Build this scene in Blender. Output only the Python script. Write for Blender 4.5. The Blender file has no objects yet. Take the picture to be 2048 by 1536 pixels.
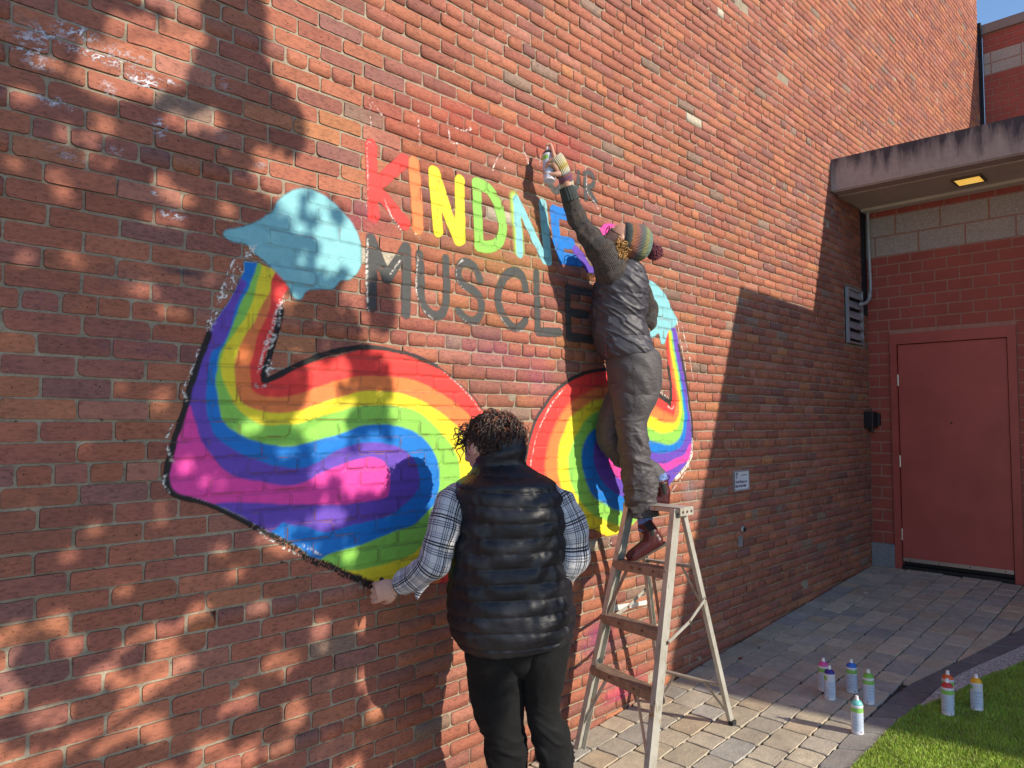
import bpy, bmesh, math, random
import numpy as np
from mathutils import Vector, Matrix
from mathutils.bvhtree import BVHTree

random.seed(7)
RNG = np.random.RandomState(11)
SC = bpy.context.scene
COL = SC.collection
R = math.radians

# ---------------------------------------------------------------- camera
F_PX, YAW, PITCH, ROLL, CAM_H, CAM_D = 1449.23, 0.791472, 0.0519644, 0.000909, 1.5081, 2.6718
fw = np.array([math.cos(PITCH) * math.sin(YAW), math.cos(PITCH) * math.cos(YAW), math.sin(PITCH)])
r0 = np.array([math.cos(YAW), -math.sin(YAW), 0.0])
u0 = np.cross(r0, fw)
cr = r0 * math.cos(ROLL) + u0 * math.sin(ROLL)
cu = -r0 * math.sin(ROLL) + u0 * math.cos(ROLL)
CO = np.array([0.0, -CAM_D, CAM_H])
camd = bpy.data.cameras.new("camera")
camd.sensor_width = 36.0
camd.lens = F_PX / 2048.0 * 36.0
camd.clip_start = 0.05
camd.clip_end = 500.0
cam = bpy.data.objects.new("camera", camd)
COL.objects.link(cam)
cam.matrix_world = Matrix(((cr[0], cu[0], -fw[0], CO[0]), (cr[1], cu[1], -fw[1], CO[1]), (cr[2], cu[2], -fw[2], CO[2]), (0, 0, 0, 1)))
SC.camera = cam

# ---------------------------------------------------------------- sky, sun, exposure
SUN = np.array([0.42, -2.0, 1.0])
SUNN = SUN / np.linalg.norm(SUN)
w = bpy.data.worlds.new("World")
SC.world = w
w.use_nodes = True
nt = w.node_tree
sky = nt.nodes.new("ShaderNodeTexSky")
sky.sky_type = 'NISHITA'
sky.sun_disc = False
sky.sun_elevation = math.asin(SUNN[2])
sky.sun_rotation = math.atan2(SUN[0], SUN[1])
sky.altitude = 50
sky.air_density = 1.0
sky.dust_density = 0.2
sky.ozone_density = 3.6
bgn = nt.nodes["Background"]
nt.links.new(sky.outputs[0], bgn.inputs[0])
bgn.inputs[1].default_value = 0.15
sd = bpy.data.lights.new("sun", 'SUN')
sd.energy = 4.0
sd.angle = R(0.53)
sd.color = (1.0, 0.89, 0.72)
so = bpy.data.objects.new("sun", sd)
COL.objects.link(so)
so.rotation_euler = Vector(SUNN).to_track_quat('Z', 'Y').to_euler()
so.location = (6, -12, 12)
SC.view_settings.view_transform = 'Standard'
SC.view_settings.look = 'None'
SC.view_settings.exposure = 0.62
SC.view_settings.gamma = 1.0
SC.view_settings.use_curve_mapping = False
SC.cycles.use_denoising = True
SC.cycles.max_bounces = 6
SC.cycles.transparent_max_bounces = 12

# ---------------------------------------------------------------- placing on real planes
def ray(x, y):
    return fw + cr * ((x - 1024.0) / F_PX) + cu * ((768.0 - y) / F_PX)

def wallp(x, y):                       # point of the brick wall plane, as (X, Z)
    v = ray(x, y); t = CAM_D / v[1]
    return (v[0] * t, CAM_H + v[2] * t)

GZ0, GSL = -0.4525, 0.062
def G(x):
    return GZ0 + GSL * x

def gnd(x, y):
    v = ray(x, y); t = (GZ0 - CAM_H) / (v[2] - GSL * v[0])
    p = CO + t * v
    return np.array(p)

X1 = 8.0075
def doorp(x, y, X=X1):
    v = ray(x, y); t = X / v[0]
    return (v[1] * t - CAM_D, CAM_H + v[2] * t)

def dep(x, y, t):                      # point at forward distance t
    return CO + t * ray(x, y)

# ---------------------------------------------------------------- numpy noise
def _h(ix, iy, iz, s):
    n = (ix * 374761393 + iy * 668265263 + iz * 2147483647 + s * 974634777) & 0xFFFFFFFF
    n = ((n ^ (n >> 13)) * 1274126177) & 0xFFFFFFFF
    n = (n ^ (n >> 16)) & 0xFFFFFFFF
    return n.astype(np.float64) / 4294967295.0

def vn(P, s=0):
    P = np.asarray(P, dtype=np.float64)
    i = np.floor(P).astype(np.int64); f = P - i; f = f * f * (3 - 2 * f)
    x, y, z = i[..., 0], i[..., 1], i[..., 2]; fx, fy, fz = f[..., 0], f[..., 1], f[..., 2]
    def L(a, b, t): return a + (b - a) * t
    a = L(L(_h(x, y, z, s), _h(x + 1, y, z, s), fx), L(_h(x, y + 1, z, s), _h(x + 1, y + 1, z, s), fx), fy)
    b = L(L(_h(x, y, z + 1, s), _h(x + 1, y, z + 1, s), fx), L(_h(x, y + 1, z + 1, s), _h(x + 1, y + 1, z + 1, s), fx), fy)
    return L(a, b, fz) * 2 - 1

def fbm(P, o=3, s=0):
    P = np.asarray(P, dtype=np.float64); a = 1.0; r = 0; t = 0
    for k in range(o):
        r = r + a * vn(P * (2.03 ** k), s + k * 17); t += a; a *= 0.5
    return r / t

# ---------------------------------------------------------------- object helpers
def tag(o, label=None, cat=None, group=None, kind=None):
    if label: o["label"] = label
    if cat: o["category"] = cat
    if group: o["group"] = group
    if kind: o["kind"] = kind
    return o

def empty(name, loc, label=None, cat=None, group=None, kind=None):
    o = bpy.data.objects.new(name, None)
    COL.objects.link(o); o.location = Vector(loc); o.empty_display_size = 0.1
    return tag(o, label, cat, group, kind)

def link(name, me, mats=None, parent=None):      # meshes are in world coordinates
    o = bpy.data.objects.new(name, me)
    COL.objects.link(o)
    if mats is not None:
        for m in (mats if isinstance(mats, (list, tuple)) else [mats]):
            if m.name not in [x.name for x in me.materials if x]: me.materials.append(m)
    if parent is not None:
        o.parent = parent
        loc = Vector((0, 0, 0)); q = parent
        while q is not None:
            loc = loc + q.location; q = q.parent
        o.location = -loc
    return o

def mesh(name, V, Fs, smooth=False, col=None, uv=None):
    me = bpy.data.meshes.new(name)
    V = np.asarray(V, dtype=np.float64)
    if isinstance(Fs, np.ndarray):
        n = len(Fs); k = Fs.shape[1]
        me.vertices.add(len(V)); me.vertices.foreach_set("co", V.astype(np.float32).ravel())
        me.loops.add(n * k); me.loops.foreach_set("vertex_index", Fs.astype(np.int32).ravel())
        me.polygons.add(n)
        me.polygons.foreach_set("loop_start", np.arange(0, n * k, k, dtype=np.int32))
        me.polygons.foreach_set("loop_total", np.full(n, k, dtype=np.int32))
        me.update(calc_edges=True)
    else:
        me.from_pydata([tuple(v) for v in V], [], [tuple(int(i) for i in f) for f in Fs])
        me.update()
    if smooth:
        me.polygons.foreach_set("use_smooth", np.ones(len(me.polygons), dtype=bool))
    if col is not None:
        a = me.color_attributes.new("Col", 'FLOAT_COLOR', 'POINT')
        c = np.ones((len(V), 4), dtype=np.float32); col = np.asarray(col); c[:, :col.shape[1]] = col
        a.data.foreach_set("color", c.ravel())
    if uv is not None:
        l = me.uv_layers.new(name="UVMap")
        vi = np.zeros(len(me.loops), dtype=np.int32); me.loops.foreach_get("vertex_index", vi)
        l.data.foreach_set("uv", np.asarray(uv, dtype=np.float32)[vi].ravel())
    return me

class MB:
    """collects simple shapes into one mesh, world coordinates"""
    def __init__(s): s.v = []; s.f = []
    def add(s, V, Fs):
        b = len(s.v); s.v += [tuple(map(float, p)) for p in V]; s.f += [tuple(i + b for i in f) for f in Fs]; return s
    def box(s, a, b, bev=0.0):
        a = np.array(a, float); b = np.array(b, float)
        lo, hi = np.minimum(a, b), np.maximum(a, b)
        s.obox((lo + hi) / 2, np.eye(3), (hi - lo) / 2, bev); return s
    def obox(s, c, ax, h, bev=0.0):
        c = np.array(c, float); ax = np.array(ax, float); h = np.array(h, float)
        if bev <= 0:
            V = [c + ax[0] * h[0] * x + ax[1] * h[1] * y + ax[2] * h[2] * z for x in (-1, 1) for y in (-1, 1) for z in (-1, 1)]
            return s.add(V, [(0, 1, 3, 2), (4, 6, 7, 5), (0, 4, 5, 1), (2, 3, 7, 6), (0, 2, 6, 4), (1, 5, 7, 3)])
        bm = bmesh.new(); bmesh.ops.create_cube(bm, size=2)
        for v in bm.verts: v.co = Vector((v.co.x * h[0], v.co.y * h[1], v.co.z * h[2]))
        bmesh.ops.bevel(bm, geom=bm.edges[:], offset=min(bev, 0.45 * 2 * min(h)), segments=2, profile=0.5, affect='EDGES')
        bm.verts.index_update()
        V = [c + ax[0] * v.co.x + ax[1] * v.co.y + ax[2] * v.co.z for v in bm.verts]
        Fs = [tuple(v.index for v in f.verts) for f in bm.faces]
        bm.free(); return s.add(V, Fs)
    def bar(s, p, q, wdt, thk, up=(0, 0, 1), bev=0.0):
        p = np.array(p, float); q = np.array(q, float); d = q - p; L = np.linalg.norm(d); d = d / L
        up = np.array(up, float); sx = np.cross(d, up); sx /= np.linalg.norm(sx); sz = np.cross(sx, d)
        return s.obox((p + q) / 2, [d, sx, sz], [L / 2, wdt / 2, thk / 2], bev)
    def channel(s, p, q, wdt, flange, thk, up, sgn=1):
        """C section: web of width wdt across 'side', flanges pointing along 'up'"""
        p = np.array(p, float); q = np.array(q, float); d = q - p; L = np.linalg.norm(d); d /= L
        up = np.array(up, float); up = up - d * np.dot(up, d); up /= np.linalg.norm(up)
        sd_ = np.cross(d, up)
        c = (p + q) / 2
        s.obox(c, [d, sd_, up], [L / 2, wdt / 2, thk / 2])
        for k in (-1, 1):
            s.obox(c + sd_ * k * (wdt / 2 - thk / 2) + up * (flange / 2 + thk / 2), [d, sd_, up], [L / 2, thk / 2, flange / 2])
        return s
    def cyl(s, p, q, r1, r2=None, n=16, caps=True):
        r2 = r1 if r2 is None else r2
        p = np.array(p, float); q = np.array(q, float); d = q - p; d /= np.linalg.norm(d)
        a = np.cross(d, (0, 0, 1) if abs(d[2]) < 0.9 else (1, 0, 0)); a /= np.linalg.norm(a); b = np.cross(d, a)
        V = []
        for c, r in ((p, r1), (q, r2)):
            for i in range(n):
                t = 2 * math.pi * i / n; V.append(c + a * math.cos(t) * r + b * math.sin(t) * r)
        Fs = [(i, (i + 1) % n, n + (i + 1) % n, n + i) for i in range(n)]
        if caps: Fs += [tuple(range(n))[::-1], tuple(range(n, 2 * n))]
        return s.add(V, Fs)
    def lathe(s, base, axis, prof, n=28):
        base = np.array(base, float); d = np.array(axis, float); d /= np.linalg.norm(d)
        a = np.cross(d, (0, 0, 1) if abs(d[2]) < 0.9 else (1, 0, 0)); a /= np.linalg.norm(a); b = np.cross(d, a)
        V = []
        for (r, z) in prof:
            for i in range(n):
                t = 2 * math.pi * i / n; V.append(base + d * z + a * math.cos(t) * r + b * math.sin(t) * r)
        m = len(prof); Fs = []
        for j in range(m - 1):
            for i in range(n):
                Fs.append((j * n + i, j * n + (i + 1) % n, (j + 1) * n + (i + 1) % n, (j + 1) * n + i))
        Fs.append(tuple(range(n))[::-1]); Fs.append(tuple(range((m - 1) * n, m * n)))
        return s.add(V, Fs)
    def build(s, name, mat, parent=None, smooth=False):
        me = mesh(name, s.v, s.f, smooth)
        o = link(name, me, mat, parent)
        if smooth: auto_smooth(me)
        return o

def auto_smooth(me, ang=40):
    bm = bmesh.new(); bm.from_mesh(me)
    for e in bm.edges:
        if len(e.link_faces) == 2 and e.calc_face_angle(0) > R(ang): e.smooth = False
    for f in bm.faces: f.smooth = True
    bm.to_mesh(me); bm.free()

def crom(P, m, closed=False):
    P = np.asarray(P, float); n = len(P)
    if n == 2:
        t = np.linspace(0, 1, m)[:, None]; return P[0] * (1 - t) + P[1] * t
    out = []
    segs = n if closed else n - 1
    ts = np.linspace(0, segs, m, endpoint=not closed)
    for t in ts:
        i = min(int(t), segs - 1); f = t - i
        if closed: p0, p1, p2, p3 = P[(i - 1) % n], P[i % n], P[(i + 1) % n], P[(i + 2) % n]
        else: p0, p1, p2, p3 = P[max(i - 1, 0)], P[i], P[i + 1], P[min(i + 2, n - 1)]
        out.append(0.5 * ((2 * p1) + (-p0 + p2) * f + (2 * p0 - 5 * p1 + 4 * p2 - p3) * f * f + (-p0 + 3 * p1 - 3 * p2 + p3) * f ** 3))
    return np.array(out)

def loft(C, X, Y, a, b, n=48, m=60, e=2.0, disp=None, cap=(True, True)):
    """rings given by centre, two axes and two radii, resampled smoothly; disp(P, N, th, arc) -> outward offset"""
    D = np.hstack([np.asarray(C, float), np.asarray(X, float), np.asarray(Y, float), np.asarray(a, float)[:, None], np.asarray(b, float)[:, None]])
    D = crom(D, m)
    C, X, Y, a, b = D[:, 0:3], D[:, 3:6], D[:, 6:9], np.maximum(D[:, 9], 1e-3), np.maximum(D[:, 10], 1e-3)
    X = X / np.linalg.norm(X, axis=1)[:, None]; Y = Y / np.linalg.norm(Y, axis=1)[:, None]
    th = np.arange(n) * 2 * math.pi / n
    c, s = np.cos(th), np.sin(th)
    cc = np.sign(c) * np.abs(c) ** (2 / e); ss = np.sign(s) * np.abs(s) ** (2 / e)
    P = C[:, None, :] + X[:, None, :] * (a[:, None] * cc[None])[..., None] + Y[:, None, :] * (b[:, None] * ss[None])[..., None]
    arc = np.concatenate([[0], np.cumsum(np.linalg.norm(np.diff(C, axis=0), axis=1))])
    circ = math.pi * (a + b)
    U = (th[None] / (2 * math.pi)) * np.mean(circ) + 0 * a[:, None]
    Vv = arc[:, None] + 0 * th[None]
    if disp is not None:
        N = X[:, None, :] * (cc / 1.0)[None, :, None] / a[:, None, None] + Y[:, None, :] * ss[None, :, None] / b[:, None, None]
        N = N / (np.linalg.norm(N, axis=2)[..., None] + 1e-9)
        P = P + N * disp(P, N, th[None] + 0 * a[:, None], Vv)[..., None]
    V = P.reshape(-1, 3); uv = np.stack([U, Vv], axis=2).reshape(-1, 2)
    Fs = []
    for j in range(m - 1):
        for i in range(n):
            Fs.append((j * n + i, j * n + (i + 1) % n, (j + 1) * n + (i + 1) % n, (j + 1) * n + i))
    V = list(V); uv = list(uv)
    if cap[0]:
        V.append(C[0]); uv.append((0, 0)); k = len(V) - 1; Fs += [((i + 1) % n, i, k) for i in range(n)]
    if cap[1]:
        V.append(C[-1]); uv.append((0, arc[-1])); k = len(V) - 1; o = (m - 1) * n; Fs += [(o + i, o + (i + 1) % n, k) for i in range(n)]
    return np.array(V), Fs, np.array(uv)

def tube(P, r, n=24, m=None, ref=(0, 0, 1), flat=1.0, disp=None, cap=(True, True)):
    P = np.asarray(P, float); k = len(P)
    r = np.broadcast_to(np.asarray(r, float), (k,))
    T = np.gradient(P, axis=0); T /= np.linalg.norm(T, axis=1)[:, None]
    X = []; ref = np.array(ref, float)
    for t in T:
        x = ref - t * np.dot(ref, t)
        if np.linalg.norm(x) < 1e-3: x = np.array([1.0, 0.3, 0]) - t * np.dot(t, [1, .3, 0])
        X.append(x / np.linalg.norm(x))
    X = np.array(X); Y = np.cross(T, X)
    return loft(P, X, Y, r, r * flat, n, m or k * 4, 2.0, disp, cap)

def lobj(name, VFU, mat, parent=None, smooth=True):
    me = mesh(name, VFU[0], VFU[1], smooth, uv=VFU[2])
    return link(name, me, mat, parent)

def join(parts):
    V = []; Fs = []; U = []; b = 0
    for v, f, u in parts:
        V.append(v); U.append(u); Fs += [tuple(i + b for i in q) for q in f]; b += len(v)
    return np.vstack(V), Fs, np.vstack(U)

def blobmesh(name, parts, voxel, mat, parent=None, smooth_it=6):
    """closed tubes and balls fused into one continuous skin"""
    V, Fs, U = join(parts)
    me = mesh(name + "_src", V, Fs)
    o = bpy.data.objects.new(name + "_src", me); COL.objects.link(o)
    m = o.modifiers.new("r", 'REMESH'); m.mode = 'VOXEL'; m.voxel_size = voxel; m.use_smooth_shade = True
    s = o.modifiers.new("s", 'SMOOTH'); s.factor = 0.5; s.iterations = smooth_it
    dg = bpy.context.evaluated_depsgraph_get()
    res = bpy.data.meshes.new_from_object(o.evaluated_get(dg))
    bpy.data.objects.remove(o); bpy.data.meshes.remove(me)
    res.name = name
    res.polygons.foreach_set("use_smooth", np.ones(len(res.polygons), dtype=bool))
    return link(name, res, mat, parent)

def ball(c, r, n=20, m=14, ax=None):
    c = np.array(c, float); r = np.broadcast_to(np.array(r, float), (3,)); ax = np.eye(3) if ax is None else np.array(ax, float)
    V = []; Fs = []
    for j in range(1, m):
        p = math.pi * j / m
        for i in range(n):
            t = 2 * math.pi * i / n
            q = np.array([math.sin(p) * math.cos(t) * r[0], math.sin(p) * math.sin(t) * r[1], math.cos(p) * r[2]])
            V.append(c + ax[0] * q[0] + ax[1] * q[1] + ax[2] * q[2])
    for j in range(m - 2):
        for i in range(n):
            Fs.append((j * n + i, (j + 1) * n + i, (j + 1) * n + (i + 1) % n, j * n + (i + 1) % n))
    V.append(c + ax[2] * r[2]); t = len(V) - 1; V.append(c - ax[2] * r[2]); b = len(V) - 1
    for i in range(n):
        Fs.append((t, i, (i + 1) % n)); o = (m - 2) * n; Fs.append((b, o + (i + 1) % n, o + i))
    return np.array(V), Fs, np.zeros((len(V), 2))

# ---------------------------------------------------------------- materials
class NT:
    def __init__(s, m):
        s.t = m.node_tree; s.b = s.t.nodes["Principled BSDF"]
    def n(s, typ, **kw):
        x = s.t.nodes.new(typ)
        for k, v in kw.items(): setattr(x, k, v)
        return x
    def l(s, a, b): s.t.links.new(a, b)
    def noise(s, scale, detail=4, rough=0.55, vec=None, dist=0.0):
        x = s.n("ShaderNodeTexNoise"); x.inputs["Scale"].default_value = scale; x.inputs["Detail"].default_value = detail
        x.inputs["Roughness"].default_value = rough; x.inputs["Distortion"].default_value = dist
        if vec is not None: s.l(vec, x.inputs["Vector"])
        return x.outputs["Fac"]
    def ramp(s, fac, stops, interp='LINEAR'):
        x = s.n("ShaderNodeValToRGB"); x.color_ramp.interpolation = interp
        e = x.color_ramp.elements
        while len(e) < len(stops): e.new(0.5)
        for q, (p, c) in zip(e, stops):
            q.position = p; q.color = (c[0], c[1], c[2], 1) if len(c) == 3 else c
        s.l(fac, x.inputs[0]); return x.outputs[0]
    def mix(s, fac, a, b, blend='MIX'):
        x = s.n("ShaderNodeMix", data_type='RGBA', blend_type=blend)
        for sock, v in ((x.inputs[0], fac), (x.inputs[6], a), (x.inputs[7], b)):
            if isinstance(v, (int, float)): sock.default_value = v
            elif isinstance(v, (tuple, list)): sock.default_value = (*v[:3], 1)
            else: s.l(v, sock)
        return x.outputs[2]
    def math(s, op, a, b=0.0, c=None):
        x = s.n("ShaderNodeMath", operation=op)
        for sock, v in zip(x.inputs, (a, b) if c is None else (a, b, c)):
            if isinstance(v, (int, float)): sock.default_value = v
            else: s.l(v, sock)
        return x.outputs[0]
    def obj(s): return s.n("ShaderNodeTexCoord").outputs["Object"]
    def uv(s): return s.n("ShaderNodeTexCoord").outputs["UV"]
    def pos(s): return s.n("ShaderNodeNewGeometry").outputs["Position"]
    def mapping(s, vec, scale=(1, 1, 1), rot=(0, 0, 0)):
        x = s.n("ShaderNodeMapping"); s.l(vec, x.inputs[0]); x.inputs["Scale"].default_value = scale; x.inputs["Rotation"].default_value = rot
        return x.outputs[0]
    def bump(s, h, strength=0.3, dist=0.01):
        x = s.n("ShaderNodeBump"); x.inputs["Strength"].default_value = strength; x.inputs["Distance"].default_value = dist
        s.l(h, x.inputs["Height"]); s.l(x.outputs[0], s.b.inputs["Normal"]); return x
    def base(s, c):
        if isinstance(c, (tuple, list)): s.b.inputs["Base Color"].default_value = (*c[:3], 1)
        else: s.l(c, s.b.inputs["Base Color"])
    def rough(s, v):
        if isinstance(v, (int, float)): s.b.inputs["Roughness"].default_value = v
        else: s.l(v, s.b.inputs["Roughness"])
    def attr(s, name="Col"):
        x = s.n("ShaderNodeAttribute"); x.attribute_name = name; return x

def newmat(name):
    m = bpy.data.materials.new(name); m.use_nodes = True
    return m, NT(m)

def simple(name, c, rough=0.6, var=0.25, scale=12.0, bump=0.15, bscale=80.0, metal=0.0, spec=0.5, sheen=0.0, dist=0.004):
    m, t = newmat(name)
    v = t.pos()
    n = t.noise(scale, 5, 0.6, v)
    a = tuple(x * (1 - var) for x in c); b = tuple(min(1, x * (1 + var)) for x in c)
    t.base(t.ramp(n, [(0.3, a), (0.7, b)]))
    t.rough(rough)
    t.b.inputs["Metallic"].default_value = metal
    t.b.inputs["Specular IOR Level"].default_value = spec
    if sheen: t.b.inputs["Sheen Weight"].default_value = sheen
    if bump: t.bump(t.noise(bscale, 4, 0.6, v), bump, dist)
    return m

# brick: colour comes per brick from the mesh, grain and stains from noise
MBR, t = newmat("old_brick")
v = t.pos(); at = t.attr()
n1 = t.noise(11, 6, 0.7, t.mapping(v, (1, 1, 2.2))); n2 = t.noise(75, 4, 0.65, t.mapping(v, (.6, 1, 1.6))); n3 = t.noise(2.2, 3, 0.5, v)
c = t.mix(0.75, at.outputs["Color"], t.ramp(n1, [(0.25, (0.62, 0.66, 0.74)), (0.48, (1, 1, 1)), (0.75, (1.22, 1.16, 1.08))]), 'MULTIPLY')
c = t.mix(0.75, c, t.ramp(n2, [(0.30, (0.50, 0.48, 0.5)), (0.47, (1.0, 1.0, 1.0)), (0.68, (1.25, 1.22, 1.2))]), 'MULTIPLY')
c = t.mix(t.ramp(n3, [(0.50, (0, 0, 0)), (0.75, (0.35, 0.35, 0.35))]), c, (0.15, 0.085, 0.07))
pit = t.ramp(t.noise(130, 2, 0.5, v), [(0.265, (1, 1, 1)), (0.31, (0, 0, 0))])
c = t.mix(pit, c, (0.03, 0.02, 0.018))
wn = t.noise(14, 6, 0.8, v)
c = t.mix(t.ramp(wn, [(0.66, (0, 0, 0)), (0.78, (0.35, 0.35, 0.35))]), c, (0.42, 0.27, 0.20))
t.base(c); t.rough(0.92); t.b.inputs["Specular IOR Level"].default_value = 0.2
h = t.math('ADD', t.math('MULTIPLY', t.noise(35, 6, 0.7, v), 1.0), t.math('MULTIPLY', n2, 0.5))
h = t.math('SUBTRACT', h, t.math('MULTIPLY', pit, 0.5))
t.bump(h, 0.5, 0.005)

MMO, t = newmat("lime_mortar")
v = t.pos()
c = t.ramp(t.noise(5, 6, 0.7, v), [(0.3, (0.22, 0.18, 0.135)), (0.55, (0.35, 0.295, 0.22)), (0.8, (0.44, 0.38, 0.29))])
c = t.mix(0.5, c, t.ramp(t.noise(90, 4, 0.7, v), [(0.3, (0.5, 0.5, 0.5)), (0.65, (1.1, 1.1, 1.1))]), 'MULTIPLY')
c = t.mix(t.ramp(t.noise(28, 2, 0.5, v), [(0.27, (0.9, 0.9, 0.9)), (0.33, (0, 0, 0))]), c, (0.05, 0.045, 0.04))
t.base(c); t.rough(0.95); t.b.inputs["Specular IOR Level"].default_value = 0.15
t.bump(t.noise(70, 5, 0.7, v), 0.8, 0.006)

MPT, t = newmat("spray_paint")
v = t.pos(); at = t.attr()
c = t.mix(0.35, at.outputs["Color"], t.ramp(t.noise(25, 5, 0.7, v), [(0.3, (0.7, 0.7, 0.7)), (0.6, (1.08, 1.08, 1.08))]), 'MULTIPLY')
pitp = t.ramp(t.noise(130, 2, 0.5, v), [(0.22, (1, 1, 1)), (0.275, (0, 0, 0))])
c = t.mix(pitp, c, (0.02, 0.015, 0.015))
t.base(c); t.rough(0.62); t.b.inputs["Specular IOR Level"].default_value = 0.35
t.bump(t.math('SUBTRACT', t.noise(45, 6, 0.7, v), t.math('MULTIPLY', pitp, 0.5)), 0.4, 0.005)
gr = t.noise(160, 3, 0.6, v)
al = t.math('ADD', at.outputs["Alpha"], t.math('MULTIPLY', t.math('SUBTRACT', gr, 0.5), 0.6))
al = t.math('MULTIPLY', al, t.math('GREATER_THAN', at.outputs["Alpha"], 0.02))
soft = t.n("ShaderNodeMapRange"); t.l(al, soft.inputs[0]); soft.inputs[1].default_value = 0.05; soft.inputs[2].default_value = 0.8
t.l(soft.outputs[0], t.b.inputs["Alpha"])

MBK = simple("red_painted_block", (0.34, 0.068, 0.046), 0.6, 0.16, 3, 0.25, 45)
MBJ = simple("painted_joint", (0.40, 0.20, 0.15), 0.85, 0.15, 20, 0.3, 90)
MGB, t = newmat("split_face_block")
v = t.pos()
c = t.ramp(t.noise(130, 3, 0.7, v), [(0.3, (0.24, 0.20, 0.175)), (0.55, (0.44, 0.38, 0.335)), (0.72, (0.60, 0.55, 0.50))])
t.base(c); t.rough(0.95); t.bump(t.noise(60, 5, 0.7, v), 0.7, 0.01)
MGJ = simple("grey_joint", (0.12, 0.10, 0.085), 0.9, 0.15, 20, 0.3, 90)
MDR = simple("red_door_paint", (0.42, 0.085, 0.068), 0.42, 0.12, 2.5, 0.08, 60)
MFR = simple("red_frame_paint", (0.40, 0.080, 0.062), 0.4, 0.12, 4, 0.08, 60)
MCN, t = newmat("stained_concrete")
v = t.pos()
st = t.noise(1.0, 6, 0.65, t.mapping(v, (1, 11, 2.2)))
tz = t.n("ShaderNodeSeparateXYZ"); t.l(v, tz.inputs[0])
gz = t.n("ShaderNodeMapRange"); t.l(tz.outputs[2], gz.inputs[0]); gz.inputs[1].default_value = 3.72; gz.inputs[2].default_value = 4.12; gz.inputs[3].default_value = -0.22; gz.inputs[4].default_value = 0.16
lowf = t.noise(1.0, 3, 0.6, t.mapping(v, (1, 2.3, .8)))
st = t.math('ADD', t.math('MULTIPLY', st, 0.62), t.math('MULTIPLY', lowf, 0.46))
sf = t.math('ADD', st, gz.outputs[0])
c = t.ramp(sf, [(0.42, (0.38, 0.31, 0.27)), (0.55, (0.23, 0.185, 0.17)), (0.64, (0.07, 0.058, 0.064))])
c = t.mix(0.4, c, t.ramp(t.noise(25, 4, 0.6, v), [(0.3, (0.7, 0.7, 0.7)), (0.65, (1.1, 1.1, 1.1))]), 'MULTIPLY')
t.base(c); t.rough(0.9); t.bump(t.noise(30, 5, 0.7, v), 0.4, 0.008)
MSO = simple("soffit_plaster", (0.48, 0.42, 0.33), 0.9, 0.14, 2.2, 0.15, 40)
MTR = simple("cream_trim", (0.60, 0.55, 0.43), 0.7, 0.1, 4, 0.1, 40)
MPL = simple("grey_plinth_stone", (0.23, 0.23, 0.24), 0.9, 0.25, 60, 0.5, 90)
MCO = simple("metal_coping", (0.22, 0.18, 0.16), 0.5, 0.1, 3, 0.05, 40)
MGV = simple("galvanised_metal", (0.42, 0.44, 0.47), 0.45, 0.15, 20, 0.1, 60, 0.6)
MCD = simple("grey_conduit", (0.40, 0.41, 0.42), 0.5, 0.1, 20, 0.05, 60, 0.2)
MBL = simple("black_plastic", (0.012, 0.012, 0.014), 0.45, 0.2, 20, 0.05, 60)
MDK = simple("dark_recess", (0.012, 0.013, 0.02), 0.9, 0.2, 20, 0.0, 60)
MST = simple("brushed_steel", (0.55, 0.53, 0.50), 0.35, 0.1, 40, 0.05, 200, 0.9)

# pavers: colour per stone from the mesh
MPV, t = newmat("tumbled_paver")
v = t.pos(); at = t.attr()
c = t.mix(0.8, at.outputs["Color"], t.ramp(t.noise(14, 5, 0.7, v), [(0.3, (0.72, 0.72, 0.74)), (0.55, (1, 1, 1)), (0.75, (1.2, 1.17, 1.1))]), 'MULTIPLY')
c = t.mix(0.5, c, t.ramp(t.noise(150, 3, 0.7, v), [(0.3, (0.55, 0.55, 0.55)), (0.6, (1.15, 1.15, 1.15))]), 'MULTIPLY')
c = t.mix(t.ramp(t.noise(1.4, 4, 0.6, v), [(0.55, (0, 0, 0)), (0.75, (0.4, 0.4, 0.4))]), c, (0.12, 0.105, 0.09))
t.base(c); t.rough(0.9); t.b.inputs["Specular IOR Level"].default_value = 0.3
t.bump(t.noise(55, 6, 0.75, v), 0.65, 0.006)
MJS = simple("joint_sand", (0.045, 0.038, 0.032), 0.95, 0.5, 80, 0.6, 150)
MAG, t = newmat("exposed_aggregate")
v = t.pos()
vo = t.n("ShaderNodeTexVoronoi"); vo.inputs["Scale"].default_value = 110; t.l(v, vo.inputs["Vector"])
c = t.ramp(vo.outputs["Color"], [(0.1, (0.20, 0.20, 0.19)), (0.5, (0.44, 0.42, 0.39)), (0.9, (0.66, 0.64, 0.60))])
t.base(c); t.rough(0.85); t.bump(vo.outputs["Distance"], 0.7, 0.006)
MTU = simple("turf_backing", (0.03, 0.05, 0.012), 0.95, 0.3, 40, 0.5, 120)
MGR, t = newmat("turf_blade")
at = t.attr(); t.base(at.outputs["Color"]); t.rough(0.45); t.b.inputs["Specular IOR Level"].default_value = 0.3
MCY = simple("courtyard_concrete", (0.42, 0.385, 0.33), 0.95, 0.12, 3, 0.4, 60)
MAS = simple("asphalt", (0.06, 0.06, 0.062), 0.95, 0.3, 60, 0.5, 120)

# ---------------------------------------------------------------- ground, pavement
def slab(name, pts, dz0, mat, parent=None, thick=None):
    n = len(pts)
    V = [(x, y, G(x) + dz0) for x, y in pts]
    if thick:
        V += [(x, y, G(x) + dz0 - thick) for x, y in pts]
        Fs = [tuple(range(n))] + [(i, n + i, n + (i + 1) % n, (i + 1) % n) for i in range(n)]
    else: Fs = [tuple(range(n))]
    return link(name, mesh(name, V, Fs), mat, parent)

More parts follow.
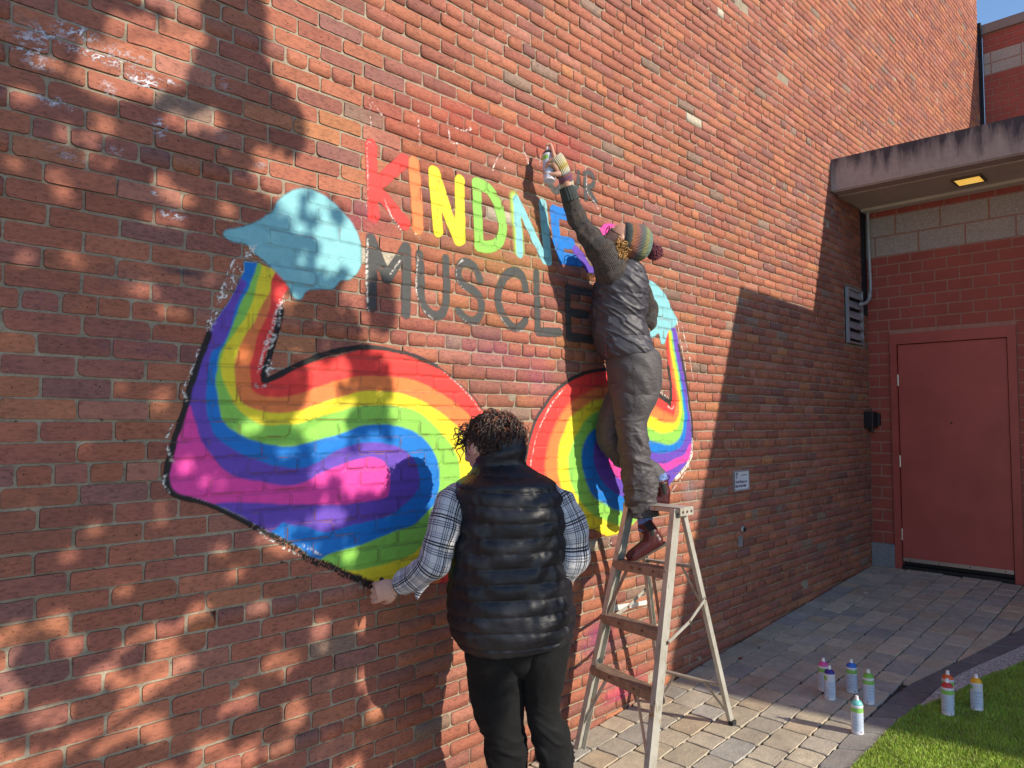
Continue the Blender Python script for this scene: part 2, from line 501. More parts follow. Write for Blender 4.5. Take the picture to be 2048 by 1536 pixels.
gr = [(-60, -80), (60, -80), (60, 60), (-60, 60)]
g = slab("ground", gr, -0.085, MCY); tag(g, kind="structure")
pav = empty("paved_path", (0, 0, 0), kind="structure")
slab("joint_sand", [(-3.0, 0.02), (-3.0, -1.75), (8.0, -1.75), (8.0, 0.02)], -0.012, MJS, pav)

inner = [gnd(*p)[:2] for p in [(1640, 1536), (1687, 1481), (1733, 1439), (1794, 1385), (1845, 1358), (1925, 1320), (2046, 1257)]]
inner = [np.array([2.3, -1.27]), np.array([3.0, -1.16])] + inner[1:] + [np.array([8.0, -1.80])]
outer = [gnd(*p)[:2] for p in [(1703, 1535), (1743, 1495), (1783, 1452), (1843, 1406), (1912, 1352), (2048, 1290)]]
outer = [np.array([2.4, -1.42]), np.array([3.2, -1.33])] + outer + [np.array([8.0, -1.98])]
kout = [gnd(*p)[:2] for p in [(1843, 1412), (1875, 1400), (1912, 1384), (1976, 1350), (2048, 1322)]] + [np.array([8.0, -2.12])]
IN = crom(inner, 240); OU = crom(outer, 240)
iny = lambda x: np.interp(x, IN[:, 0], IN[:, 1])

def stone(name, poly, dz, col, parent, jit=0.0035, h=0.05, tilt=0.0015):
    """tumbled stone with uneven outline, rounded shoulder and side walls"""
    P = []
    n = len(poly)
    for i in range(n):
        a = np.array(poly[i]); b = np.array(poly[(i + 1) % n])
        for f in (0.06, 0.35, 0.65, 0.94): P.append(a * (1 - f) + b * f)
    P = np.array(P) + RNG.uniform(-jit, jit, (len(P), 2))
    c = P.mean(0); k = len(P)
    tl = RNG.uniform(-tilt, tilt, 3)
    V = []
    for s, z in ((0.965, 0.0), (0.99, -0.003), (1.0, -0.011), (1.0, -h)):
        for p in P:
            q = c + (p - c) * s
            zz = z + (tl[0] + tl[1] * (q[0] - c[0]) * 8 + tl[2] * (q[1] - c[1]) * 8 if z > -h else 0) + (RNG.uniform(-.0008, .0008) if z > -h else 0)
            V.append((q[0], q[1], G(q[0]) + dz + zz))
    Fs = [tuple(range(k))]
    for j in range(3):
        Fs += [(j * k + i, (j + 1) * k + i, (j + 1) * k + (i + 1) % k, j * k + (i + 1) % k) for i in range(k)]
    me = mesh(name, V, Fs, col=np.tile(np.array([*col, 1.0]), (len(V), 1)))
    return link(name, me, MPV, parent)

pcols = [(0.54, 0.47, 0.35), (0.52, 0.455, 0.35), (0.48, 0.43, 0.345), (0.42, 0.40, 0.355), (0.54, 0.44, 0.31), (0.47, 0.43, 0.35), (0.54, 0.47, 0.345)]
RW = 0.162
hid = []
for j in range(0, 12):
    y1, y0 = -j * RW - 0.0125, -(j + 1) * RW - 0.012 + 0.0065
    x = 1.1 - 0.14 * j - 1.4
    k = j
    while x < 7.98:
        L = (0.242, 0.162, 0.172)[k % 3]; k += 1
        xa, xb = x + 0.0042, min(x + L - 0.0042, 7.975); x += L
        if xb - xa < 0.05 or xb < 0.4: continue
        xm = (xa + xb) / 2
        if y1 < iny(xm) + 0.035: continue
        sk = 0.0
        poly = [(xa, y1), (xb, y1), (xb, y0), (xa, y0)]
        yy = [min(y1, max(q[1], iny(q[0]) + 0.004)) for q in poly]
        yy = yy[:2] + [min(yy[2], y1 - .004), min(yy[3], y1 - .004)]
        poly = [(q[0], z) for q, z in zip(poly, yy)]
        if abs(poly[0][1] - poly[3][1]) < 0.03 and abs(poly[1][1] - poly[2][1]) < 0.03: continue
        c = np.array(pcols[RNG.randint(len(pcols))]) * RNG.uniform(0.85, 1.12)
        if xm < 2.6: hid.append(1)
        stone("paver", poly, 0.0, c, pav)
bor = empty("paving_border", (0, 0, 0), kind="structure")
sI = np.concatenate([[0], np.cumsum(np.linalg.norm(np.diff(IN, axis=0), axis=1))])
sO = np.concatenate([[0], np.cumsum(np.linalg.norm(np.diff(OU, axis=0), axis=1))])
nb = int(sI[-1] / 0.235)
for i in range(nb):
    a, b = i / nb + 0.0006, (i + 1) / nb - 0.0006
    q = lambda f, S, A: np.array([np.interp(f * S[-1], S, A[:, 0]), np.interp(f * S[-1], S, A[:, 1])])
    p1, p2, p3, p4 = q(a, sI, IN), q(b, sI, IN), q(b, sO, OU), q(a, sO, OU)
    cc = (p1 + p2 + p3 + p4) / 4
    poly = [cc + (p - cc) * 0.972 for p in (p1, p2, p3, p4)]
    f = min(1, max(0, (cc[0] - 4.0) / 0.7))
    c = (np.array((0.34, 0.32, 0.29)) * (1 - f) + np.array((0.19, 0.175, 0.17)) * f) * RNG.uniform(0.85, 1.12)  # sunlit near stretch painted lighter, shaded far stretch darker
    stone("border_paver", poly, 0.003, c, bor, 0.0025)
slab("border_sand", [tuple(p) for p in IN[::6]] + [tuple(p) for p in OU[::-6]], -0.008, MJS, bor)

KO = crom(kout, 60); KI = OU[(OU[:, 0] > kout[0][0] - 0.02)]
kp = [(x, y - 0.004) for x, y in KI[::6]] + [tuple(p) for p in KO[::-3]]
kerb = slab("concrete_edging", kp, 0.004, MAG, None, 0.06); tag(kerb, kind="structure")
# turf
tb = [tuple(p + np.array([0, -0.004])) for p in OU[OU[:, 0] < kout[0][0]][::6]] + [tuple(p + np.array([0, -0.004])) for p in KO[::3]] + [(8.0, -3.0), (2.4, -3.0)]
turf = slab("turf_ground", tb, -0.006, MTU); tag(turf, kind="structure")
edge_x = np.concatenate([OU[OU[:, 0] < kout[0][0]][:, 0], KO[:, 0]]); edge_y = np.concatenate([OU[OU[:, 0] < kout[0][0]][:, 1], KO[:, 1]])
N = 120000
bx = RNG.uniform(3.3, 7.0, N * 2); by = RNG.uniform(-2.5, -1.2, N * 2)
keep = (by < np.interp(bx, edge_x, edge_y) - 0.004)
vx = (bx * fw[0] + (by + CAM_D) * fw[1]); sx = (bx * cr[0] + (by + CAM_D) * cr[1]) / vx
keep &= (sx < 0.74) & (sx > 0.3) & (RNG.rand(N * 2) < np.clip(1.6 - vx * 0.16, .35, 1))
bx, by = bx[keep][:N], by[keep][:N]; n = len(bx)
ang = RNG.uniform(0, 2 * math.pi, n); L = RNG.uniform(0.012, 0.021, n); lean = RNG.uniform(0.1, 1.0, n) * L; la = RNG.uniform(0, 2 * math.pi, n)
clump = fbm(np.stack([bx * 9, by * 9, bx * 0], 1), 3, 5)
wd = RNG.uniform(0.0009, 0.0017, n)
b0 = np.stack([bx - np.cos(ang) * wd, by - np.sin(ang) * wd, G(bx) - 0.004], 1)
b1 = np.stack([bx + np.cos(ang) * wd, by + np.sin(ang) * wd, G(bx) - 0.004], 1)
mx, my = bx + np.cos(la) * lean * .35, by + np.sin(la) * lean * .35
m0 = np.stack([mx - np.cos(ang) * wd * .8, my - np.sin(ang) * wd * .8, G(bx) + L * .6], 1)
m1 = np.stack([mx + np.cos(ang) * wd * .8, my + np.sin(ang) * wd * .8, G(bx) + L * .6], 1)
tp = np.stack([bx + np.cos(la) * lean, by + np.sin(la) * lean, G(bx) + L * (0.95 + .2 * clump)], 1)
V = np.stack([b0, b1, m1, m0, tp], 1).reshape(-1, 3)
i5 = np.arange(n)[:, None] * 5
Fq = np.concatenate([i5 + np.array([[0, 1, 2]]), i5 + np.array([[0, 2, 3]]), i5 + np.array([[3, 2, 4]])], 0)
cg = np.stack([0.30 + .12 * RNG.rand(n), 0.46 + 0.12 * RNG.rand(n), 0.05 + .03 * RNG.rand(n)], 1) * (1 + .35 * clump[:, None])
y = RNG.rand(n) < 0.2; cg[y] = np.stack([0.30 + .1 * RNG.rand(y.sum()), 0.32 + .06 * RNG.rand(y.sum()), 0.10 + .02 * RNG.rand(y.sum())], 1)
tu = link("turf_grass", mesh("turf_grass", V, Fq, col=np.repeat(cg, 5, 0)), MGR)
tag(tu, "bright green artificial turf beside the dark paver border", "grass", kind="stuff")

# ---------------------------------------------------------------- brick wall
wall = empty("brick_wall", (4.0, 0, 0), "tall old red brick wall painted with the rainbow mural", "wall")
CH, Z0 = 0.069, 2.4419
STL = 0.2155
WX0, WX1, WZ1 = -1.6, 13.42, 9.6
JX0 = 0.5785                                  # a joint seen in the courses
pal = np.array((.98, 1.03, 1.03)) * np.array([(0.335, 0.122, 0.076), (0.315, 0.110, 0.072), (0.29, 0.103, 0.074), (0.26, 0.100, 0.078), (0.225, 0.098, 0.084),
                (0.36, 0.138, 0.078), (0.38, 0.155, 0.080), (0.23, 0.145, 0.112), (0.33, 0.135, 0.098)])
pw = np.array([.26, .24, .19, .10, .035, .08, .015, .012, .07]); pw = pw / pw.sum()
bricks = []                                   # x0,x1,z0,z1
nlo = int((G(WX0) - 0.2 - Z0) / CH); nhi = int((WZ1 - Z0) / CH)
VENT = (7.40, 7.86, 2.27, 2.88)
for nrow in range(nlo, nhi):
    zc = Z0 + nrow * CH
    header = nrow % 8 == 0
    x = WX0 + (RNG.uniform(-.02, .02))
    if header: stp = STL / 2; off = STL * 0.25
    else: stp = STL; off = (STL / 2 if nrow % 2 else 0.0)
    k0 = math.floor((WX0 - JX0 - off) / stp)
    rowj = RNG.uniform(-0.012, 0.012)
    k = k0
    xs = []
    while True:
        xx = JX0 + off + k * stp + rowj + RNG.uniform(-0.006, 0.006); k += 1
        if xx > WX1: break
        xs.append(xx)
    xs = [WX0] + [q for q in xs if q > WX0 + 0.05 and q < WX1 - 0.04] + [WX1]
    for a, b in zip(xs[:-1], xs[1:]):
        xm = (a + b) / 2
        if zc < G(xm) - 0.05: continue
        if b > VENT[0] and a < VENT[1] and VENT[2] - .02 < zc < VENT[3] + .02: 
            if a < VENT[0] - 0.05: b = VENT[0]
            elif b > VENT[1] + 0.05: a = VENT[1]
            else: continue
        bricks.append((a, b, zc))
bricks = np.array(bricks)
nbk = len(bricks)
wav = 0.004 * vn(np.stack([bricks[:, 0] * .9, bricks[:, 2] * 1.5, bricks[:, 0] * 0], 1), 3)
J = 0.0055
def brick_geo(a, b, zc, rs):
    jt = rs.uniform(0.0014, 0.0050); jl = rs.uniform(0.0020, 0.0055); jr = rs.uniform(0.0020, 0.0055); jb = rs.uniform(0.0016, 0.0054)
    x0, x1, z0, z1 = a + jl, b - jr, zc - CH / 2 + jb, zc + CH / 2 - jt
    w2, h2 = (x1 - x0) / 2, (z1 - z0) / 2
    cx, cz = (x0 + x1) / 2, (z0 + z1) / 2
    P = []
    for sx_, sz_ in ((1, 1), (-1, 1), (-1, -1), (1, -1)):
        r = abs(rs.normal(0, 0.006)) + 0.004
        if rs.rand() < 0.06: r += rs.uniform(0.006, 0.018)
        r = min(r, w2 * .5, h2 * .8)
        pts = [(w2, h2 - r), (w2 - r * .3, h2 - r * .3), (w2 - r, h2)]
        if sx_ * sz_ < 0: pts = pts[::-1]
        P += [(p[0] * sx_, p[1] * sz_) for p in pts]
        if sz_ == 1 and sx_ == 1: P += [(w2 * q, h2) for q in (.33, -.33)]
        if sz_ == -1 and sx_ == -1: P += [(w2 * q, -h2) for q in (-.33, .33)]
    P = np.array(P) + rs.normal(0, 0.0010, (16, 2))
    pr = rs.normal(-0.0036, 0.0013); tx, tz = rs.normal(0, 0.005), rs.normal(0, 0.010)
    V = np.zeros((32, 3))
    ins = 1 - np.array([0.0011 / w2, 0.0013 / h2])
    V[:16, 0] = cx + P[:, 0] * ins[0]; V[:16, 2] = cz + P[:, 1] * ins[1]
    V[:16, 1] = pr + tx * P[:, 0] + tz * P[:, 1] + rs.uniform(-.00015, .00015, 16)
    V[16:, 0] = cx + P[:, 0]; V[16:, 2] = cz + P[:, 1]; V[16:, 1] = 0.0045
    return V
prs = [(0, 15), (1, 14), (2, 13), (3, 12), (4, 11), (5, 10), (6, 9), (7, 8)]
ring = [(a[1], b[1], b[0], a[0]) for a, b in zip(prs[:-1], prs[1:])] + [(i, (i + 1) % 16, 16 + (i + 1) % 16, 16 + i) for i in range(16)]
ringt = []
for a, b in zip(prs[:-1], prs[1:]): ringt += [(a[1], b[1], b[0]), (a[1], b[0], a[0])]
for i in range(16): ringt += [(i, (i + 1) % 16, 16 + (i + 1) % 16), (i, 16 + (i + 1) % 16, 16 + i)]
ringt = np.array(ringt)
rs = np.random.RandomState(5)
BV = []; BC = []
zone = vn(np.stack([bricks[:, 0] * 1.3, bricks[:, 2] * 2.2, bricks[:, 0] * 0], 1), 9)
for i in range(nbk):
    a, b, zc = bricks[i]
    BV.append(brick_geo(a, b, zc + wav[i], rs))
    c = pal[rs.choice(len(pal), p=pw)] * rs.uniform(0.86, 1.12)
    if zone[i] > 0.35 and rs.rand() < 0.08: c = pal[[3, 4, 7][rs.randint(3)]] * rs.uniform(.85, 1.1)
    if rs.rand() < 0.0015 and a < 5: c = np.array((0.42, 0.37, 0.29))
    BC.append(c)
BV = np.array(BV); BC = np.array(BC)
cen = BV[:, :16].mean(1)
dz_ = (cen - CO) @ fw
pxx = 1024 + F_PX * ((cen - CO) @ cr) / dz_; pyy = 768 - F_PX * ((cen - CO) @ cu) / dz_
inv = (dz_ > 0.1) & (pxx > -60) & (pxx < 2110) & (pyy > -40) & (pyy < 1570)
obl = 2.67 / np.linalg.norm(cen - CO, axis=1)
scr = np.where(inv, (bricks[:, 1] - bricks[:, 0]) * obl / dz_ ** 2, 0)
top = np.argsort(-scr)[:300]
istop = np.zeros(nbk, bool); istop[top] = True
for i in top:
    me = mesh("brick", BV[i], ring, col=np.vstack([np.tile(np.array([*BC[i], 1]), (16, 1)), np.tile(np.array([*(BC[i] * .22), 1]), (16, 1))]))  # dark back ring: shade of the mortar gap put into the colour
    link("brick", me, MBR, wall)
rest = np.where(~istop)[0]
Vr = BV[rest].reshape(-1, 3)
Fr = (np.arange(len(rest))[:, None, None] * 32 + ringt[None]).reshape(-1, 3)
o = link("bricks", mesh("bricks", Vr, Fr, col=np.concatenate([np.repeat(BC[rest][:, None], 16, 1), np.repeat(BC[rest][:, None] * .25, 16, 1)], 1).reshape(-1, 3)), MBR, wall); o["kind"] = "stuff"  # back rings carry the painted gap shade here too
# mortar sheet with its own unevenness, finer near the viewer
def mortar(x0, x1, z0, z1, st):
    xs = np.arange(x0, x1 + st * .5, st); zs = np.arange(z0, z1 + st * .5, st)
    X, Z = np.meshgrid(xs, zs)
    P = np.stack([X * 30, Z * 30, X * 0], 2)
    Y = 0.0015 + 0.0022 * fbm(P, 3, 2) + 0.002 * vn(P * .12, 8)
    V = np.stack([X, Y, Z], 2).reshape(-1, 3); nx = len(xs); nz = len(zs)
    i = (np.arange(nz - 1)[:, None] * nx + np.arange(nx - 1)[None]).ravel()
    Fm = np.stack([i, i + 1, i + nx + 1, i + nx], 1)
    cx_, cz_ = V[Fm].mean(1)[:, 0], V[Fm].mean(1)[:, 2]
    k = ~((cx_ > VENT[0] + .01) & (cx_ < VENT[1] - .01) & (cz_ > VENT[2] + .01) & (cz_ < VENT[3] - .01))
    return V, Fm[k]
Va, Fa = mortar(0.2, 5.6, -0.5, 4.2, 0.018)
Vb, Fb = mortar(5.6, WX1, -0.3, WZ1, 0.06)
Vc, Fc = mortar(WX0, 0.2, -0.6, 4.2, 0.1)
Vd, Fd = mortar(WX0, 5.6, 4.2, WZ1, 0.1)
link("mortar", mesh("mortar", np.vstack([Va, Vb, Vc, Vd]), np.vstack([Fa, Fb + len(Va), Fc + len(Va) + len(Vb), Fd + len(Va) + len(Vb) + len(Vc)]), True), MMO, wall)
MB().box((WX0, 0.012, -1.2), (WX1, 0.35, WZ1)).build("wall_core", MMO, wall)


# ---------------------------------------------------------------- mural: a thin film of paint lying over bricks and joints
GX0, GX1, GZa, GZb, GS = 0.44, 5.55, -0.16, 3.75, 0.0052
xs = np.arange(GX0, GX1, GS); zs = np.arange(GZa, GZb, GS)
NX, NZ = len(xs), len(zs)
XX, ZZ = np.meshgrid(xs, zs)
RGB = np.zeros((NZ, NX, 3)); ALP = np.zeros((NZ, NX)); IDS = np.zeros((NZ, NX), np.int32)
wob = 0.0035 * fbm(np.stack([XX * 22, ZZ * 22, XX * 0], 2), 3, 21) + 0.003 * vn(np.stack([XX * 5, ZZ * 5, XX * 0], 2), 23)
spk = vn(np.stack([XX * 190, ZZ * 190, XX * 0], 2), 29)
def W(pts): return np.array([wallp(*p) for p in pts])
def win(P, m):
    a = np.clip(((P.min(0) - m - [GX0, GZa]) / GS).astype(int), 0, [NX, NZ]); b = np.clip(((P.max(0) + m - [GX0, GZa]) / GS).astype(int) + 2, 0, [NX, NZ])
    return slice(a[1], b[1]), slice(a[0], b[0])
def segdist(sl, P, closed):
    x, z = XX[sl], ZZ[sl]; D = np.full(x.shape, 9.0)
    n = len(P)
    for i in range(n if closed else n - 1):
        a, b = P[i], P[(i + 1) % n]; d = b - a; L2 = d @ d + 1e-12
        t = np.clip(((x - a[0]) * d[0] + (z - a[1]) * d[1]) / L2, 0, 1)
        D = np.minimum(D, (x - a[0] - t * d[0]) ** 2 + (z - a[1] - t * d[1]) ** 2)
    return np.sqrt(D)
def inside(sl, P):
    x, z = XX[sl], ZZ[sl]; c = np.zeros(x.shape, bool); n = len(P)
    for i in range(n):
        a, b = P[i], P[(i + 1) % n]
        if a[1] == b[1]: continue
        c ^= ((a[1] > z) != (b[1] > z)) & (x < (b[0] - a[0]) * (z - a[1]) / (b[1] - a[1]) + a[0])
    return c
CLIP = None
def lay(sl, A, c, pid):
    if CLIP is not None: A = A * CLIP[sl]
    c = np.array(c)
    a0 = ALP[sl]; an = A + a0 * (1 - A)
    k = (A / np.maximum(an, 1e-6))[..., None]
    RGB[sl] = RGB[sl] * (1 - k) + c * k; ALP[sl] = an
    if pid is not None:
        m = A > 0.5; ids = IDS[sl]; ids[m] = pid; IDS[sl] = ids
def fill(pts, c, pid, soft=0.006, closed_smooth=True, w=1.0, a=1.0, m=None):
    P = W(pts)
    if closed_smooth: P = crom(P, m or len(P) * 5, True)
    sl = win(P, 0.05)
    if sl[0].stop <= sl[0].start or sl[1].stop <= sl[1].start: return
    s = segdist(sl, P, True); s = np.where(inside(sl, P), s, -s) + wob[sl] * w
    lay(sl, np.clip(0.5 + s / soft, 0, 1) * a, c, pid)
def region(curve, close, c, pid, soft=0.008, a=1.0):
    P = np.vstack([crom(W(curve), len(curve) * 4), W(close)])
    P = np.clip(P, [GX0 - 1, GZa - 1], [GX1 + 1, GZb + 1])
    sl = win(P, 0.02)
    s = segdist(sl, crom(W(curve), len(curve) * 4), False); s = np.where(inside(sl, P), s, -s) + wob[sl]
    lay(sl, np.clip(0.5 + s / soft, 0, 1) * a, c, pid)
def stroke(pts, r, c, pid, soft=0.006, a=1.0, smooth=True, rough=1.0, grain=0.0):
    P = W(pts)
    if smooth and len(P) > 2: P = crom(P, len(P) * 5)
    sl = win(P, r + 0.03)
    if sl[0].stop <= sl[0].start or sl[1].stop <= sl[1].start: return
    s = r - segdist(sl, P, False) + wob[sl] * rough
    A = np.clip(0.5 + s / soft, 0, 1) * a
    if grain: A = A * np.clip(0.5 + spk[sl] * 2.2 + (1 - grain), 0, 1)
    lay(sl, A, c, pid)
def haze(x, y, rx, rz, c, a, speck=False):
    X_, Z_ = wallp(x, y)
    P = np.array([[X_ - rx * 1.7, Z_ - rz * 1.7], [X_ + rx * 1.7, Z_ + rz * 1.7]]); sl = win(P, 0)
    if sl[0].stop <= sl[0].start or sl[1].stop <= sl[1].start: return
    d = np.sqrt(((XX[sl] - X_) / rx) ** 2 + ((ZZ[sl] - Z_) / rz) ** 2)
    n = 0.75 + 0.5 * fbm(np.stack([XX[sl] * 7, ZZ[sl] * 7, XX[sl] * 0], 2), 3, int(x + y))
    A = np.clip((1.15 - d) / 0.9, 0, 1) * n * a
    if speck:
        g_ = fbm(np.stack([XX[sl] * 60, ZZ[sl] * 110, XX[sl] * 0], 2), 3, int(x)) + .5 * spk[sl]
        A = A * np.clip(g_ * 3 + .25, 0, 1)
    lay(sl, A, c, None)

RED = (0.74, 0.045, 0.04); ORA = (0.76, 0.20, 0.055); YEL = (0.80, 0.66, 0.03); GRN = (0.24, 0.55, 0.085)
BLU = (0.006, 0.17, 0.57); VIO = (0.125, 0.06, 0.42); MAG = (0.72, 0.055, 0.34); CYA = (0.21, 0.50, 0.55); GRY = (0.056, 0.058, 0.058)
BLK = (0.012, 0.012, 0.012); CHK = (0.72, 0.66, 0.60)
PART = {}; 
def pid(name, parent=None):
    k = len(PART) + 1; PART[k] = (name, parent); return k
LA = pid("left_arm"); RA = pid("right_arm")
def stripes(p): return {n: pid("colour_stripe", p) for n in "roygbvm"}
SL = stripes(LA); SR = stripes(RA)
# soft overspray first
for hz in [(820, 250, .42, .22, (.55, .06, .05), .30), (960, 250, .5, .2, (.6, .05, .05), .34), (1120, 290, .4, .16, (.7, .06, .05), .40), (730, 440, .22, .1, (.55, .06, .16), .42),
           (900, 470, .35, .16, (.5, .25, .03), .22), (1000, 530, .45, .13, (.5, .42, .05), .28), (1060, 450, .3, .3, (.5, .45, .08), .25), (870, 330, .5, .3, (.5, .07, .05), .16),
           (800, 640, .35, .15, (.45, .06, .14), .20), (960, 690, .5, .13, (.30, .06, .25), .30), (1010, 730, .3, .12, (.45, .08, .35), .22), (700, 520, .1, .3, (.05, .06, .07), .3),
           (1080, 760, .15, .2, (.5, .06, .3), .30), (940, 640, .35, .12, (.5, .3, .04), .15), (1250, 450, .35, .22, (.25, .25, .35), .14), (1180, 1290, .22, .16, (.22, .04, .3), .42), (1230, 1390, .16, .13, (.75, .05, .22), .6),
           (1270, 1360, .16, .1, (.7, .05, .2), .3), (1215, 1255, .2, .1, (.45, .04, .1), .3), (1390, 620, .1, .5, (.4, .38, .36), .14), (1365, 700, .12, .45, (.4, .38, .32), .14),
           (1320, 480, .2, .2, (.4, .4, .42), .13), (1390, 1010, .14, .16, (.4, .42, .45), .22), (1375, 980, .1, .1, (.35, .36, .4), .3), (1330, 440, .2, .14, (.35, .35, .42), .13),
           (60, 600, .25, .1, (.05, .09, .17), .25), (300, 700, .2, .06, (.03, .1, .25), .35), (250, 560, .15, .05, (.02, .09, .15), .45), (370, 545, .12, .02, (.01, .05, .08), .8)]:
    haze(*hz[:5], hz[5] * (.55 if hz[1] < 800 else .8))
for (x, y, rx, rz, a) in [(60, 90, .05, .035, .75), (75, 65, .09, .02, .5), (150, 62, .07, .03, .8), (60, 105, .08, .02, .5), (75, 130, .05, .02, .6), (100, 200, .06, .02, .5), (200, 115, .12, .025, .6),
                          (285, 165, .08, .02, .95), (215, 180, .03, .04, .5), (290, 155, .05, .02, .8), (340, 165, .04, .012, .9), (120, 212, .06, .014, .55), (320, 255, .03, .05, .6), (130, 305, .06, .02, .5), (345, 430, .05, .02, .7), (310, 385, .02, .015, .7),
                          (225, 300, .05, .02, .4), (145, 320, .04, .012, .5), (80, 70, .12, .05, .3), (440, 270, .05, .03, .25), (520, 330, .04, .02, .25), (445, 175, .04, .05, .3), (250, 110, .1, .03, .4)]:
    haze(x, y, rx, rz, (.62, .60, .66), min(1, a * 1.35), True)

LARM = [(487, 524), (512, 526), (548, 540), (576, 576), (564, 592), (555, 632), (541, 674), (529, 714), (517, 750), (521, 768), (541, 761), (574, 742), (620, 728), (653, 717), (675, 713), (717, 701), (766, 700),
        (813, 711), (851, 727), (886, 743), (916, 768), (945, 797), (968, 828), (990, 870), (1003, 925), (1000, 990), (975, 1060), (935, 1120), (893, 1165), (830, 1172), (755, 1163), (736, 1158), (692, 1141), (657, 1124),
        (618, 1112), (599, 1096), (550, 1068), (513, 1050), (482, 1033), (461, 1024), (431, 1010), (389, 996), (356, 988), (342, 975), (337, 953), (342, 920), (351, 881), (363, 850), (377, 808), (379, 782), (391, 749),
        (403, 714), (412, 686), (424, 649), (442, 625), (461, 597), (475, 569), (487, 541)]
def armclip(pts, soft=0.007):
    P = W(pts); P = np.repeat(P, 1, 0); sl = win(P, 0.05); M = np.zeros((NZ, NX))
    s = segdist(sl, P, True); s = np.where(inside(sl, P), s, -s) + wob[sl]
    M[sl] = np.clip(0.5 + s / soft, 0, 1); return M
CLIP = armclip(LARM)
lay((slice(0, NZ), slice(0, NX)), np.ones((NZ, NX)), RED, SL["r"])
L1 = [(543, 545), (541, 569), (539, 611), (527, 644), (513, 672), (506, 703), (498, 733), (499, 761), (503, 782), (529, 793), (564, 794), (600, 787), (635, 773), (654, 767), (687, 757), (734, 752), (804, 755), (844, 767), (886, 790), (921, 816), (944, 840), (965, 880), (976, 930), (970, 1000), (945, 1060), (915, 1105), (880, 1150)]
L2 = [(553, 538), (541, 562), (539, 581), (524, 609), (508, 644), (492, 665), (478, 691), (468, 726), (468, 761), (475, 792), (492, 813), (525, 823), (564, 826), (600, 820), (635, 807), (687, 791), (729, 783), (781, 784), (823, 795), (862, 813), (898, 839), (924, 866), (943, 905), (950, 960), (940, 1020), (905, 1090), (860, 1135), (806, 1152)]
L3 = [(524, 528), (515, 560), (510, 583), (503, 607), (492, 630), (475, 656), (461, 675), (447, 696), (440, 721), (441, 752), (452, 778), (466, 808), (486, 830), (503, 841), (529, 851), (564, 850), (600, 847), (635, 834), (687, 818), (722, 812), (781, 812), (827, 821), (856, 839), (879, 863), (900, 888), (913, 912), (919, 940), (918, 968), (905, 1015), (880, 1055), (843, 1090), (820, 1109), (771, 1127), (718, 1138), (690, 1139), (650, 1126)]
L4 = [(514, 524), (503, 557), (494, 581), (480, 604), (471, 630), (461, 656), (449, 686), (438, 705), (433, 733), (428, 761), (433, 789), (438, 820), (445, 846), (471, 867), (506, 882), (541, 890), (588, 892), (635, 881), (665, 873), (687, 866), (722, 853), (769, 849), (809, 856), (839, 870), (860, 891), (873, 916), (879, 945), (877, 978), (866, 1009), (842, 1036), (824, 1050), (788, 1062), (753, 1076), (718, 1090), (683, 1099), (658, 1107), (640, 1118)]
L5 = [(475, 555), (492, 567), (482, 586), (468, 621), (461, 649), (450, 677), (438, 691), (421, 705), (417, 733), (411, 773), (411, 808), (415, 841), (426, 869), (447, 888), (482, 909), (518, 923), (553, 932), (600, 937), (630, 927), (658, 911), (675, 901), (710, 889), (752, 885), (790, 892), (818, 907), (832, 928), (838, 950), (837, 972), (824, 995), (797, 1018), (767, 1035), (736, 1043), (697, 1051), (657, 1064), (630, 1060), (609, 1052), (586, 1050), (565, 1044)]
L6 = [(380, 812), (384, 827), (398, 874), (419, 909), (442, 935), (471, 953), (501, 960), (541, 968), (576, 972), (611, 963), (639, 946), (663, 937), (694, 925), (734, 916), (757, 918), (773, 931), (779, 950), (778, 978), (771, 995), (736, 1001), (683, 1009), (630, 1009), (560, 1007), (475, 1005), (435, 1007)]
region(L1, [(860, 1330), (200, 1330), (200, 450), (543, 450)], ORA, SL["o"])
region(L2, [(760, 1330), (200, 1330), (200, 450), (553, 450)], YEL, SL["y"])
region(L3, [(600, 1200), (200, 1200), (200, 450), (524, 450)], GRN, SL["g"])
region(L4, [(600, 1170), (200, 1170), (200, 450), (514, 450)], BLU, SL["b"])
region(L5, [(500, 1100), (200, 1100), (200, 450), (475, 500)], VIO, SL["v"])
region(L6, [(330, 1010), (200, 1000), (200, 780), (350, 800)], MAG, SL["m"])
CLIP = None
RARM = [(1046, 960), (1049, 934), (1057, 887), (1065, 864), (1073, 839), (1090, 812), (1107, 787), (1121, 775), (1149, 758), (1168, 749), (1190, 744), (1218, 743), (1262, 760), (1290, 778), (1308, 788), (1339, 808), (1343, 802), (1340, 769), (1337, 736),
        (1332, 698), (1331, 672), (1337, 658), (1349, 655), (1353, 669), (1358, 694), (1365, 727), (1370, 765), (1376, 807), (1380, 842), (1382, 864), (1382, 886), (1380, 907), (1376, 922), (1365, 936), (1352, 950), (1339, 969), (1320, 992), (1290, 1022),
        (1265, 1048), (1234, 1068), (1212, 1073), (1201, 1066), (1188, 1058), (1176, 1058), (1150, 1060), (1110, 1050), (1070, 1015)]
CLIP = armclip(RARM, 0.008)
lay((slice(0, NZ), slice(0, NX)), np.ones((NZ, NX)), RED, SR["r"])
Q1 = [(1150, 1072), (1120, 1040), (1097, 1000), (1090, 960), (1089, 925), (1095, 888), (1104, 864), (1113, 845), (1128, 819), (1149, 800), (1170, 788), (1190, 777), (1218, 773), (1260, 786), (1300, 808), (1319, 819), (1338, 829), (1346, 832), (1350, 818), (1352, 806), (1350, 782), (1343, 748), (1340, 719), (1337, 686), (1334, 655)]
